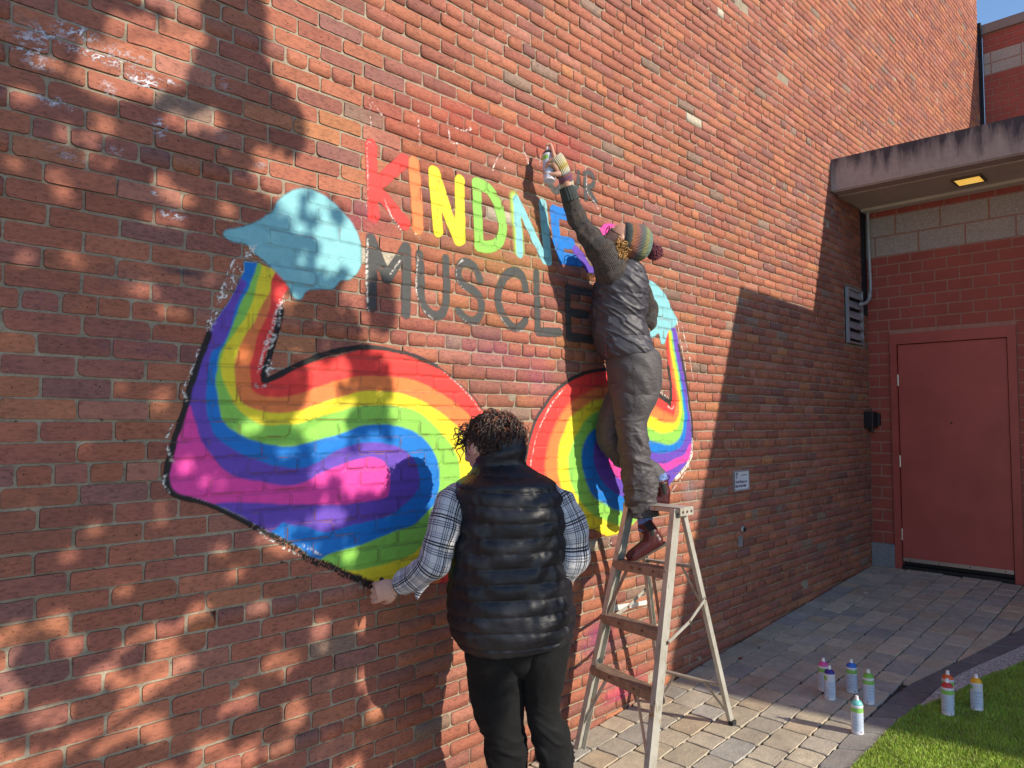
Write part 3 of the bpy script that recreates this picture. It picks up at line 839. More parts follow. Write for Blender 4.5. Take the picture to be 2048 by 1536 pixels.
Q2 = [(1180, 1072), (1150, 1030), (1128, 990), (1116, 950), (1114, 919), (1118, 888), (1128, 862), (1137, 838), (1152, 825), (1173, 809), (1190, 801), (1218, 799), (1255, 811), (1297, 831), (1310, 838), (1325, 846), (1343, 847), (1352, 841), (1357, 826), (1358, 807), (1354, 780), (1349, 748), (1343, 719), (1338, 686), (1336, 655)]
Q3 = [(1262, 1066), (1237, 1053), (1204, 1039), (1187, 1030), (1170, 1016), (1154, 994), (1143, 972), (1137, 947), (1135, 916), (1140, 898), (1147, 880), (1160, 856), (1173, 838), (1190, 825), (1218, 821), (1255, 834), (1296, 854), (1307, 860), (1323, 866), (1343, 863), (1355, 853), (1360, 836), (1362, 817), (1361, 800), (1358, 780), (1354, 748), (1348, 719), (1342, 686), (1338, 652)]
Q4 = [(1280, 1040), (1245, 1023), (1227, 1019), (1212, 1009), (1190, 997), (1177, 978), (1169, 957), (1163, 931), (1162, 905), (1167, 888), (1178, 868), (1195, 855), (1220, 848), (1260, 858), (1296, 879), (1312, 884), (1336, 890), (1355, 882), (1362, 870), (1366, 850), (1366, 814), (1362, 780), (1358, 748), (1352, 719), (1346, 686), (1341, 650)]
Q5 = [(1290, 1010), (1252, 996), (1235, 988), (1217, 976), (1201, 958), (1192, 942), (1186, 916), (1188, 888), (1202, 872), (1240, 872), (1270, 888), (1299, 903), (1322, 907), (1345, 902), (1359, 895), (1368, 880), (1372, 857), (1373, 829), (1370, 805), (1364, 769), (1360, 748), (1353, 719), (1347, 686), (1341, 650)]
Q6 = [(1216, 915), (1250, 900), (1285, 917), (1304, 926), (1329, 927), (1349, 918), (1369, 909), (1379, 888), (1388, 900), (1378, 919), (1358, 928), (1343, 938), (1322, 945), (1290, 955), (1248, 960), (1226, 944)]
region(Q1, [(1345, 600), (1460, 600), (1460, 1120), (1180, 1120)], ORA, SR["o"], 0.03)
region(Q2, [(1345, 600), (1460, 600), (1460, 1120), (1200, 1120)], YEL, SR["y"], 0.022)
region(Q3, [(1345, 600), (1460, 600), (1460, 1100), (1300, 1090)], GRN, SR["g"], 0.02)
region(Q4, [(1345, 600), (1460, 600), (1460, 1060), (1320, 1050)], BLU, SR["b"], 0.018)
region(Q5, [(1345, 600), (1460, 600), (1460, 1040), (1330, 1030)], VIO, SR["v"])
fill(Q6, MAG, SR["m"], 0.012)
CLIP = None
# clouds
K1 = pid("cloud"); K2 = pid("cloud")
fill([(555, 404), (581, 385), (612, 378), (646, 390), (678, 417), (704, 448), (717, 479), (721, 510), (717, 536), (701, 557), (680, 562), (665, 578), (638, 578), (612, 581), (600, 597), (586, 593), (576, 570), (550, 544), (529, 523), (508, 505), (490, 487), (467, 482), (448, 472), (452, 462), (482, 456), (513, 445), (534, 432), (547, 422)], CYA, K1, 0.014)
fill([(1270, 545), (1294, 559), (1308, 567), (1327, 586), (1337, 607), (1345, 625), (1354, 641), (1351, 649), (1341, 657), (1333, 667), (1328, 686), (1321, 686), (1316, 667), (1306, 675), (1295, 673), (1255, 660), (1230, 620), (1245, 570)], CYA, K2, 0.014)
# letters
def letter(strokes, c, r=0.028, soft=0.008, a=1.0):
    k = pid("letter")
    for s in strokes: stroke(s, r * 1.08, c, k, soft, a)
letter([[(741, 292), (746, 432)], [(751, 370), (806, 322)], [(756, 385), (808, 446)]], RED)
letter([[(827, 326), (831, 392), (835, 456)]], (0.74, 0.20, 0.06), 0.029)
letter([[(866, 344), (875, 462)], [(869, 345), (890, 415), (915, 480)], [(918, 362), (920, 477)]], YEL, 0.028)
letter([[(951, 368), (954, 430), (957, 490)], [(957, 368), (980, 384), (998, 420), (1004, 455), (997, 484), (977, 494), (957, 492)]], GRN, 0.026)
kN = pid("letter")
stroke([(1027, 396), (1038, 500)], 0.032, (.42, .62, .12), kN, 0.03, .8); stroke([(1031, 400), (1039, 507)], 0.024, CYA, kN); stroke([(1032, 400), (1060, 460), (1089, 520)], 0.026, CYA, kN); stroke([(1084, 408), (1096, 522)], 0.030, CYA, kN)
letter([[(1107, 422), (1112, 470), (1122, 517)], [(1106, 424), (1143, 431)], [(1112, 483), (1141, 487)], [(1122, 516), (1158, 522)]], BLU, 0.030)
letter([[(1150, 500), (1166, 520), (1178, 540), (1190, 538), (1196, 520)]], VIO, 0.024)
letter([[(1206, 470), (1212, 460), (1224, 460)], [(1207, 466), (1206, 475)]], MAG, 0.034)
letter([[(741, 478), (743, 612)], [(742, 480), (757, 520), (774, 556)], [(774, 556), (795, 522), (811, 496)], [(811, 496), (812, 560), (811, 628)]], GRY, 0.023)
letter([[(838, 510), (840, 560), (843, 600), (856, 624), (874, 632), (888, 618), (892, 580), (890, 517)]], GRY, 0.021)
letter([[(958, 560), (948, 534), (930, 525), (918, 533), (916, 552), (926, 568), (950, 585), (962, 604), (960, 628), (946, 642), (930, 637), (916, 622)]], GRY, 0.021)
letter([[(1050, 577), (1043, 552), (1026, 543), (1007, 556), (995, 588), (1000, 622), (1018, 650), (1036, 655), (1050, 642)]], GRY, 0.023)
letter([[(1072, 546), (1073, 610), (1075, 662)], [(1076, 664), (1118, 665)]], GRY, 0.022)
letter([[(1134, 576), (1135, 630), (1137, 674)], [(1135, 578), (1180, 586)], [(1136, 624), (1172, 630)], [(1138, 673), (1184, 680)]], GRY, 0.021)
letter([[(1099, 352), (1101, 372), (1110, 382), (1120, 376), (1124, 352)]], GRY, 0.018, a=.9)
letter([[(1130, 345), (1132, 372), (1142, 380), (1153, 370), (1156, 345)]], GRY, 0.016, a=.9)
letter([[(1168, 348), (1170, 398)], [(1168, 347), (1179, 346), (1186, 358), (1184, 371), (1171, 377)], [(1173, 378), (1190, 404)]], GRY, 0.015, a=.9)
# black outline and chalk
OL = pid("outline"); OR_ = pid("outline"); CK = pid("chalk_lines")
stroke([(418, 668), (408, 695), (398, 722), (388, 752), (377, 784), (371, 812), (359, 850), (347, 884), (338, 922), (333, 955), (338, 978), (353, 991), (386, 1000), (430, 1014), (462, 1030), (500, 1048)], 0.0095, BLK, OL)
stroke([(500, 1048), (548, 1074), (600, 1102), (618, 1118), (656, 1130), (692, 1148), (736, 1166), (765, 1176)], 0.0105, BLK, OL, rough=2.2, grain=.45)
stroke([(561, 620), (554, 652), (546, 684), (537, 716), (528, 742), (527, 762), (545, 756), (572, 742), (610, 724), (650, 708), (690, 699), (720, 694)], 0.0092, BLK, OL)
stroke([(720, 694), (752, 696), (790, 702), (826, 711), (850, 722), (872, 732)], 0.0095, (0.03, .028, .027), OL)
stroke([(872, 732), (900, 752), (925, 776), (950, 800), (972, 832)], 0.005, (0.06, .05, .05), OL, grain=.6)
stroke([(1046, 945), (1056, 890), (1070, 842), (1088, 812), (1106, 787), (1122, 772)], 0.008, (0.05, .045, .045), OR_)
stroke([(1122, 772), (1145, 757), (1168, 747), (1190, 742), (1220, 740), (1262, 757), (1292, 776)], 0.0095, (0.03, .028, .028), OR_)
stroke([(1300, 780), (1325, 796), (1340, 808)], 0.013, (0.03, .028, .027), OR_, smooth=False); stroke([(1340, 808), (1341, 770), (1336, 735)], 0.012, (0.035, .032, .03), OR_, smooth=False)
stroke([(1356, 690), (1364, 725), (1371, 765), (1378, 806), (1382, 842), (1384, 880)], 0.011, (0.035, .03, .03), OR_)
stroke([(1384, 880), (1382, 910), (1370, 935), (1350, 958)], 0.012, CHK, CK, grain=.6)
for s in [[(745, 290), (733, 290), (735, 360), (731, 425)], [(765, 392), (780, 430), (800, 458)], [(830, 470), (840, 478)], [(734, 480), (732, 560), (735, 620)], [(836, 508), (831, 570), (842, 615), (870, 642)],
          [(925, 520), (912, 535), (916, 565), (938, 590)], [(918, 632), (942, 650), (962, 648)], [(1005, 538), (992, 556)], [(996, 630), (1020, 660), (1044, 662)], [(800, 520), (780, 548)],
          [(738, 200), (741, 255)], [(735, 195), (762, 230)], [(835, 235), (838, 290)], [(896, 262), (900, 285), (915, 287)], [(893, 240), (895, 262)], [(1000, 306), (990, 325), (984, 340)], [(1042, 292), (1052, 315), (1058, 340)], [(1080, 310), (1078, 330)], [(1008, 332), (1010, 345)],
          [(1172, 350), (1173, 385), (1188, 405), (1195, 418)], [(470, 515), (455, 545), (440, 585)], [(510, 770), (519, 775), (538, 768)], [(566, 590), (560, 620), (556, 650)], [(516, 745), (528, 700), (543, 655), (556, 610)],
          [(345, 925), (336, 905), (331, 880), (345, 850)], [(330, 950), (326, 968), (337, 985)], [(372, 800), (366, 780), (380, 745), (396, 700)], [(515, 1060), (530, 1075), (548, 1085)], [(605, 1090), (640, 1110)], [(565, 1095), (600, 1112)],
          [(1128, 775), (1100, 812), (1083, 845), (1070, 880), (1060, 930)], [(886, 744), (916, 768), (940, 795), (962, 826)], [(1310, 776), (1335, 796)], [(1348, 812), (1342, 818), (1334, 812)], [(1360, 640), (1375, 700), (1385, 760)], [(1352, 640), (1362, 690), (1370, 740)], [(1340, 985), (1360, 960), (1378, 930)], [(900, 250), (925, 262), (940, 258)], [(1215, 1090), (1222, 1085)]]:
    stroke(s, 0.0030, CHK, CK, 0.005, 0.9, grain=1.0)
for i, (x, y) in enumerate([(505, 500), (497, 510), (480, 535), (473, 545), (465, 560), (455, 575), (447, 590), (440, 600), (430, 625), (424, 640), (420, 650), (562, 610), (545, 670), (537, 690), (541, 730), (533, 740)]):
    for k in range(4):
        a = [(x + random.uniform(-8, 8), y + random.uniform(-10, 10)) for _ in range(4)]
        stroke(a, 0.0016, CHK, CK, 0.004, 0.7, grain=1.1)
# white strip left on the bricks low behind the ladder
WS = pid("white_strip")
stroke([(1226, 1217), (1262, 1210)], 0.017, (.62, .60, .57), WS, 0.004, smooth=False); stroke([(1276, 1207), (1290, 1205)], 0.016, (.62, .60, .57), WS, 0.004, smooth=False); stroke([(1264, 1210), (1274, 1208)], 0.016, (.12, .12, .13), WS, 0.004, smooth=False)

# keep only the cells that carry paint
keepv = ALP > 0.035
cell = keepv[:-1, :-1] | keepv[1:, :-1] | keepv[:-1, 1:] | keepv[1:, 1:]
need = np.zeros((NZ, NX), bool)
need[:-1, :-1] |= cell; need[1:, :-1] |= cell; need[:-1, 1:] |= cell; need[1:, 1:] |= cell
selb = np.where((bricks[:, 0] < GX1 + .1) & (bricks[:, 1] > GX0 - .1) & (bricks[:, 2] < GZb + .1) & (bricks[:, 2] > GZa - .1))[0]
Vs = BV[selb].reshape(-1, 3); Fs_ = (np.arange(len(selb))[:, None, None] * 32 + ringt[None]).reshape(-1, 3)
Fmq = Fa
tri = np.concatenate([Fs_, Fmq[:, [0, 1, 2]] + len(Vs), Fmq[:, [0, 2, 3]] + len(Vs)])
bvh = BVHTree.FromPolygons([tuple(v) for v in np.vstack([Vs, Va])], [tuple(t_) for t_ in tri.tolist()])
YY = np.full((NZ, NX), np.nan)
dirv = Vector((0, 1, 0)); rc = bvh.ray_cast
iz, ix = np.where(need)
hx = xs[ix].tolist(); hzv = zs[iz].tolist()
yy = np.empty(len(ix))
for k in range(len(ix)):
    h_ = rc(Vector((hx[k], -0.1, hzv[k])), dirv, 0.3)
    yy[k] = h_[0][1] if h_[0] is not None else 0.004
YY[iz, ix] = yy
# dilate a little so the film never cuts under a brick edge
D = np.where(np.isnan(YY), 0.01, YY); D2 = D.copy()
D2[1:, :] = np.minimum(D2[1:, :], D[:-1, :] * .6 + D[1:, :] * .4); D2[:-1, :] = np.minimum(D2[:-1, :], D[1:, :] * .6 + D[:-1, :] * .4)
D2[:, 1:] = np.minimum(D2[:, 1:], D[:, :-1] * .6 + D[:, 1:] * .4); D2[:, :-1] = np.minimum(D2[:, :-1], D[:, 1:] * .6 + D[:, :-1] * .4)
YY = D2 - 0.0011
# recess shade painted into the film colour along brick edges and joints
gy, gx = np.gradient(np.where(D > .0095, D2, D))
joint_shade = np.clip((np.hypot(gx, gy) - 0.0009) / 0.0016, 0, 1) * need
RGB = RGB * (1 - .26 * joint_shade[..., None]) + np.array((0.03, 0.02, 0.018)) * (.26 * joint_shade[..., None])
mural = empty("rainbow_mural", (3.0, 0, 1.6), "unfinished spray painted mural of two rainbow muscle arms under big coloured letters", "mural")
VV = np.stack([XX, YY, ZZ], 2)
cid = IDS[:-1, :-1].copy()
for q in (IDS[1:, :-1], IDS[:-1, 1:], IDS[1:, 1:]): cid = np.where(cid == 0, q, cid)
cid = np.where(cell, cid, -1)
objs = {}
for k in [0] + list(PART.keys()):
    cz, cx = np.where(cid == k)
    if len(cz) == 0 and k not in (LA, RA): continue
    name, par = PART[k] if k else ("overspray", None)
    P_ = mural if par is None else objs.get(par, mural)
    if k in (LA, RA):
        objs[k] = empty(name.replace("left_", "muscle_").replace("right_", "muscle_"), (0, 0, 0)); objs[k].parent = mural
        objs[k].location = -Vector(mural.location); continue
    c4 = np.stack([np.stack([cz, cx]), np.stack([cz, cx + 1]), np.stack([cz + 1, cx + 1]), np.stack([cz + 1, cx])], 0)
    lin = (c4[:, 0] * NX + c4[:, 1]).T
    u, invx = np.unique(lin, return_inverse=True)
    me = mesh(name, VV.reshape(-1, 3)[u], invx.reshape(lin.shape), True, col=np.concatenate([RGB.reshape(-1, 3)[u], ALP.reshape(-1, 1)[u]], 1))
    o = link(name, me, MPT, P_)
    if par is not None: o.location = -Vector(mural.location) - Vector(objs[par].location)
    if name in ("chalk_lines", "overspray"): o["kind"] = "stuff"

# ---------------------------------------------------------------- red block building with door and canopy
bld = empty("block_building", (X1, -0.6, 0), "red painted block building with a concrete canopy and red door beside the brick wall", "building")
CB = 0.1145
def blockwall(X, y_hi, y_lo, rows, skip=None, face=0.004, parent=bld, name="block"):
    """rows: (z0, z1, length, offset, material)"""
    cache = {}
    for (z0, z1, L, off, mt_) in rows:
        y = y_hi
        e = y_hi - off if off > 0 else y_hi - L
        cuts = [y_hi]
        while e > y_lo + 0.03: cuts.append(e); e -= L
        cuts.append(y_lo)
        for a, b in zip(cuts[:-1], cuts[1:]):
            a_, b_ = a, b
            if skip:
                s0, s1, sz = skip       # y range (hi, lo) and top z
                if z0 < sz - 0.01 and b < s0 and a > s1:
                    if a > s0 + 0.03: b_ = s0
                    elif b < s1 - 0.03: a_ = s1
                    else: continue
            g = 0.0045
            p = random.uniform(-.001, .0015)
            key = (round(a_ - b_, 3), round(z1 - z0, 3), mt_.name)
            bv = 0.003
            if key not in cache:
                m = MB(); m.obox((0, 0, 0), np.eye(3), ((0.03), (a_ - b_) / 2 - g, (z1 - z0) / 2 - g), 0)
                V = np.array(m.v)
                fr = V[:, 0] < 0; V[fr, 1] *= 1 - 0.004 / max(.02, (a_ - b_) / 2); V[fr, 2] *= 1 - 0.004 / ((z1 - z0) / 2)
                # bevelled front: add an inner front ring
                me = mesh(name, V, m.f); me.materials.append(mt_); cache[key] = me
            o = bpy.data.objects.new(name, cache[key]); COL.objects.link(o); o.parent = parent
            o.location = Vector((X + 0.03 - face + p, (a_ + b_) / 2, (z0 + z1) / 2)) - Vector(parent.location)
PZ = 0.27
rows = []; z = PZ; k = 0
while z < 3.2:
    z1 = min(z + CB, 3.222); rows.append((z, z1, 0.215, 0.215 if k % 2 else 0.108, MBK)); z = z1; k += 1
rows[-1] = (rows[-1][0], 3.222, rows[-1][2], rows[-1][3], MBK)
rows += [(3.222, 3.432, 0.41, 0.10, MGB), (3.432, 3.642, 0.41, 0.30, MGB), (3.642, 3.74, 0.215, 0.1, MBK)]
DY0, DY1, DZT = -0.225, -1.305, 2.405
blockwall(X1, -0.004, -3.0, rows, (DY0, DY1, DZT))
MB().box((X1 + 0.004, -0.002, -0.2), (X1 + .3, DY0, 3.9)).box((X1 + 0.004, DY1, -0.2), (X1 + .3, -3.0, 3.9)).box((X1 + 0.004, DY0, DZT), (X1 + .3, DY1, 3.9)).build("joints", MBJ, bld)
for (a, b) in ((-0.005, DY0 + 0.002), (DY1 - 0.002, -1.72), (-1.725, -2.4)):
    MB().obox((X1 - 0.012, (a + b) / 2, (PZ + G(X1) - 0.05) / 2), np.eye(3), (0.022, abs(a - b) / 2, (PZ - G(X1) + 0.05) / 2), 0.004).build("plinth_stone", MPL, bld)
# door: frame, leaf, hinges, sweep, viewer
LZ0, LZ1, LY0, LY1 = 0.115, 2.292, -0.290, -1.232
fr = MB()
fr.box((X1 - 0.022, DY0, 0.03), (X1 + 0.07, LY0 + 0.004, DZT)).box((X1 - 0.022, LY1 - 0.004, 0.03), (X1 + 0.07, DY1, DZT)).box((X1 - 0.022, LY0 + 0.004, LZ1 + 0.006), (X1 + 0.07, LY1 - 0.004, DZT))
frame = fr.build("door_frame", MFR, bld)
door = MB().obox((X1 + 0.022, (LY0 + LY1) / 2, (LZ0 + LZ1) / 2), np.eye(3), (0.022, (LY0 - LY1) / 2 - 0.004, (LZ1 - LZ0) / 2), 0.002).build("door", MDR, bld)
door.location = -Vector(bld.location)
def sub(mb, name, mat, par, smooth=False):
    o = mb.build(name, mat, None, smooth); o.parent = par; return o
for hz_ in (1.93, 1.11, 0.38):
    m = MB().cyl((X1 - 0.012, LY0 - 0.001, hz_ - 0.055), (X1 - 0.012, LY0 - 0.001, hz_ + 0.055), 0.0085, n=10)
    m.cyl((X1 - 0.012, LY0 - 0.001, hz_ + 0.055), (X1 - 0.012, LY0 - 0.001, hz_ + 0.064), 0.005, n=8)
    sub(m, "hinge", MST, door)
sub(MB().box((X1 - 0.010, LY0 - 0.006, LZ0), (X1 - 0.001, LY1 + 0.006, LZ0 + 0.035)), "door_sweep", MST, door)
m = MB()
for q in (-0.36, -0.62, -0.88, -1.16): m.cyl((X1 - 0.0125, q, LZ0 + .018), (X1 - 0.0095, q, LZ0 + .018), 0.006, n=8)
sub(m, "sweep_screws", MBL, door)
py_, pz_ = doorp(1903, 846)
sub(MB().cyl((X1 - 0.006, py_, pz_), (X1 + 0.001, py_, pz_), 0.009, n=12), "door_viewer", MBL, door)
MB().box((X1 - 0.02, DY0 - .06, G(X1) - .02), (X1 + 0.10, DY1 + .06, 0.07)).build("threshold", MBL, bld)
MB().box((X1 + 0.06, DY0, 0.02), (X1 + 0.1, DY1, DZT)).build("door_backing", MBL, bld)
# canopy: one L shaped concrete slab that carries on past the right edge of the photograph
CT, CBt = 4.06, 3.724
sl_ = 0.05
fx = lambda y: 7.115 + sl_ * (-y)
cpts = [(fx(0), -0.002), (fx(-3.06), -3.06), (5.86, -2.99), (5.93, -8.3), (6.35, -11.5), (9.5, -11.5), (9.5, -0.002)]
n = len(cpts)
V = [(x, y, CT) for x, y in cpts] + [(x, y, CBt + 0.012) for x, y in cpts]
Fc_ = [tuple(range(n)), tuple(range(n, 2 * n))[::-1]] + [(i, n + i, n + (i + 1) % n, (i + 1) % n) for i in range(n)]
bm = bmesh.new()
vs = [bm.verts.new(v) for v in V]
for f in Fc_: bm.faces.new([vs[i] for i in f])
bmesh.ops.recalc_face_normals(bm, faces=bm.faces)
bmesh.ops.bevel(bm, geom=[e for e in bm.edges if abs(e.verts[0].co.z - e.verts[1].co.z) < .01 and e.verts[0].co.z < CBt + .1], offset=0.012, segments=2, affect='EDGES')
me = bpy.data.meshes.new("canopy"); bm.to_mesh(me); bm.free()
can_ = link("canopy", me, MCN, bld)
# soffit lining and trim along the wall
m = MB()
s_in = [(fx(-0.03) + 0.16, -0.01), (fx(-3.0) + .16, -3.0), (X1 - 0.13, -3.0), (X1 - 0.13, -0.01)]
m.add([(x, y, CBt + 0.004) for x, y in s_in] + [(x, y, CBt + 0.016) for x, y in s_in], [(3, 2, 1, 0), (4, 5, 6, 7), (0, 1, 5, 4), (1, 2, 6, 5), (2, 3, 7, 6), (3, 0, 4, 7)])
sub(m, "soffit", MSO, can_)
sub(MB().box((X1 - 0.13, -0.01, 3.70), (X1 - 0.002, -3.0, 3.738)), "soffit_trim", MTR, can_)
# walls of the wing outside the frame, set back under the canopy
MB().box((6.5, -3.7, -0.3), (9.4, -11.2, 3.73)).build("wing_wall", MBJ, bld)
MB().box((X1 + 0.05, -3.0, -0.3), (9.4, -3.7, 3.73)).build("wing_wall", MBJ, bld)
# upper storey far behind, above the canopy
XU = 13.5
up = [(4.0, 4.0 + CB, .215, .215, MBK)]
z = 4.0; k = 0; up = []
while z < 7.08: up.append((z, min(z + CB, 7.09), 0.215, 0.215 if k % 2 else 0.108, MBK)); z += CB; k += 1
up += [(7.09, 7.275, 0.41, 0.10, MGB), (7.275, 7.46, 0.41, 0.10, MGB), (7.46, 7.56, .215, .1, MBK), (7.56, 7.67, .215, .2, MBK), (7.67, 7.76, .215, .1, MBK)]
upper = []
blockwall(XU, -0.055, -1.3, [r_ for r_ in up if r_[0] > 6.2], name="block")
MB().box((XU + 0.004, -0.05, 3.9), (XU + .3, -9, 7.79)).build("joints", MBJ, bld)
MB().box((XU - 0.05, -0.03, 7.77), (XU + .35, -9, 7.92), ).build("coping", MCO, bld)
MB().box((XU - 0.10, 0.0, 3.9), (XU - 0.02, -0.05, 7.95)).build("expansion_joint", MDK, bld)
# dark joint strip in the corner behind the conduit
MB().box((X1 - 0.13, -0.002, 2.62), (X1 - 0.006, -0.016, 3.72)).build("corner_joint", MDK, bld)

# soffit light
lx, ly = 7.58, -1.06
sl = empty("soffit_light", (lx, ly, CBt), "square amber light glowing in the underside of the canopy above the red door", "ceiling light")
m = MB()
hs = 0.10
for a, b, c_, d_ in ((-hs - .02, -hs, -hs - .02, hs + .02), (hs, hs + .02, -hs - .02, hs + .02), (-hs, hs, -hs - .02, -hs), (-hs, hs, hs, hs + .02)):
    m.box((lx + a, ly + c_, CBt - 0.016), (lx + b, ly + d_, CBt + 0.003))
m.build("light_frame", simple("brown_frame", (0.12, 0.085, 0.05), 0.5), sl)
MLT, t = newmat("amber_lens")
v = t.pos()
nn = t.noise(30, 3, 0.6, v)
t.base((0.75, 0.5, 0.12)); t.rough(0.3)
t.l(t.ramp(nn, [(0.3, (1.0, 0.50, 0.05)), (0.7, (1.0, 0.68, 0.16))]), t.b.inputs["Emission Color"]); t.b.inputs["Emission Strength"].default_value = 0.5
m = MB(); m.obox((lx, ly, CBt - 0.006), np.eye(3), (hs, hs, 0.008), 0.004); m.build("lens", MLT, sl)

# louvre vent
vt = empty("louvre_vent", (7.63, 0, 2.57), "grey metal louvre vent set in the brick wall below the conduit", "vent")
a0, a1, b0_, b1_ = 7.425, 7.835, 2.295, 2.855
MB().box((a0, 0.011, b0_), (a1, 0.0, b1_)).build("duct_back", MDK, vt)
m = MB(); m.box((a0, -0.03, b0_), (a0 + 0.022, 0.0, b1_)).box((a1 - 0.016, -0.03, b0_), (a1, 0.0, b1_)).box((a0 + .022, -0.03, b0_), (a1 - .016, 0.0, b0_ + 0.018)).box((a0 + .022, -0.03, b1_ - 0.018), (a1 - .016, 0.0, b1_))
m.build("vent_frame", MGV, vt)
for k in range(5):
    zc = b0_ + 0.075 + k * 0.104
    m = MB()
    xs_ = np.linspace(a0 + .022, a1 - .016, 13); V = []
    for i, x_ in enumerate(xs_):
        f = i / 12; sag = 0.014 * math.sin(math.pi * f)
        V += [(x_, -0.006, zc + 0.048), (x_, -0.034 - sag, zc - 0.024 - sag * .8), (x_, -0.030 - sag, zc - 0.028 - sag * .8), (x_, -0.003, zc + 0.043)]
    Fs = []
    for i in range(12):
        for j in range(4): Fs.append((i * 4 + j, i * 4 + (j + 1) % 4, (i + 1) * 4 + (j + 1) % 4, (i + 1) * 4 + j))
    m.add(V, Fs); m.build("slat", MGV, vt)
# conduit
pts = [(X1 - 0.055, -0.055, 3.715), (X1 - 0.055, -0.058, 3.35), (X1 - 0.052, -0.062, 3.08), (X1 - 0.058, -0.066, 2.93), (X1 - 0.10, -0.068, 2.80), (X1 - 0.20, -0.064, 2.73), (X1 - 0.34, -0.058, 2.70)]
cd = empty("conduit_pipe", (X1 - 0.05, -0.06, 3.7), "thin grey conduit running down the corner and bending into the vent", "pipe")
lobj("pipe", tube(pts, 0.0165, 14, 50), MCD, cd)
for zc in (3.58, 3.05):
    MB().cyl((X1 - 0.054, -0.062, zc - .012), (X1 - 0.054, -0.062, zc + .012), 0.021, n=14).build("pipe_coupling", MCD, cd, True)
lobj("pipe_bend_sleeve", tube([(X1 - 0.075, -0.067, 2.86), (X1 - 0.10, -0.068, 2.80)], 0.0195, 14, 4), MCD, cd)

# black box by the corner
bx_ = empty("black_box", (7.96, -0.05, 1.53), "small black electrical box on the wall corner left of the red door", "electrical box")
MB().obox((7.925, -0.045, 1.53), np.eye(3), (0.075, 0.045, 0.085), 0.008).build("box_body", MBL, bx_)
MB().obox((X1 - 0.035, -0.105, 1.535), np.eye(3), (0.028, 0.016, 0.062), 0.006).build("box_face", MBL, bx_)
MB().cyl((7.95, -0.045, 1.445), (7.95, -0.045, 1.40), 0.018, n=12).cyl((7.94, -0.045, 1.612), (7.94, -0.045, 1.65), 0.006, n=8).build("box_fitting", MBL, bx_)

# sign
sx0, sx1, sz0, sz1 = 5.058, 5.300, 0.985, 1.142
sg = empty("wall_sign", (5.18, 0, 1.06), "small white framed sign about holding the button, on the shaded brick wall", "sign")
m = MB(); e = 0.011
m.box((sx0, -0.02, sz0), (sx0 + e, -0.004, sz1)).box((sx1 - e, -0.02, sz0), (sx1, -0.004, sz1)).box((sx0 + e, -0.02, sz0), (sx1 - e, -0.004, sz0 + e)).box((sx0 + e, -0.02, sz1 - e), (sx1 - e, -0.004, sz1))
m.build("sign_frame", MGV, sg)
MWS = simple("sign_white", (0.62, 0.64, 0.68), 0.4, 0.05, 20, 0.0)
MB().box((sx0 + e, -0.015, sz0 + e), (sx1 - e, -0.005, sz1 - e)).build("sign_panel", MWS, sg)
MNV = simple("sign_ink", (0.015, 0.017, 0.05), 0.5, 0.1, 20, 0.0)
MRD = simple("sign_red_ink", (0.35, 0.02, 0.05), 0.5, 0.1, 20, 0.0)
def text(body, x, z, size, mat, name, parent, sx=1.0, bold=0.0, yy=-0.0155):
    cu_ = bpy.data.curves.new(name, 'FONT'); cu_.body = body; cu_.size = size; cu_.offset = bold; cu_.extrude = 0.0004; cu_.resolution_u = 3
    o = bpy.data.objects.new(name, cu_); COL.objects.link(o)
    o.rotation_euler = (R(90), 0, 0); o.scale = (sx, 1, 1); o.location = (x, yy, z)
    bpy.context.view_layer.update()
    dg = bpy.context.evaluated_depsgraph_get()
    me = bpy.data.meshes.new_from_object(o.evaluated_get(dg)); me.transform(o.matrix_world)
    bpy.data.objects.remove(o)
    return link(name, me, mat, parent)
text("Hold Button to", sx0 + 0.028, 1.045, 0.030, MNV, "lettering", sg, 0.95, 0.0006)
text("alert front desk", sx0 + 0.024, 1.014, 0.030, MNV, "lettering", sg, 0.92, 0.0006)
text("the community Y", sx0 + 0.125, 1.098, 0.010, MNV, "lettering", sg, 1.15, 0.0002) if False else None
m = MB()
def flat(m_, P): k = len(P); m_.add([(x_, -0.0155, z_) for x_, z_ in P] + [(x_, -0.0150, z_) for x_, z_ in P], [tuple(range(k)), tuple(range(k, 2 * k))[::-1]] + [(i, (i + 1) % k, k + (i + 1) % k, k + i) for i in range(k)])
ox, oz = sx0 + 0.026, 1.078
flat(m, [(ox + .006, oz + .046), (ox + .017, oz + .046), (ox + .022, oz + .030), (ox + .018, oz + .026)])
flat(m, [(ox + .026, oz + .046), (ox + .040, oz + .046), (ox + .026, oz + .022), (ox + .026, oz), (ox + .015, oz), (ox + .015, oz + .022)])
m.build("logo", MNV, sg)
m = MB(); flat(m, [(ox + .0, oz + .022), (ox + .005, oz + .028), (ox + .005, oz + .016)]); flat(m, [(ox + .024, oz + .032), (ox + .029, oz + .040), (ox + .034, oz + .040), (ox + .027, oz + .026)]); m.build("logo_accent", MRD, sg)
m = MB()
for i in range(9): flat(m, [(sx0 + .11 + i * .0115, 1.099), (sx0 + .119 + i * .0115, 1.099), (sx0 + .119 + i * .0115, 1.1045 + .002 * (i % 2)), (sx0 + .11 + i * .0115, 1.1045 + .002 * (i % 2))])
m.build("small_print", MNV, sg)
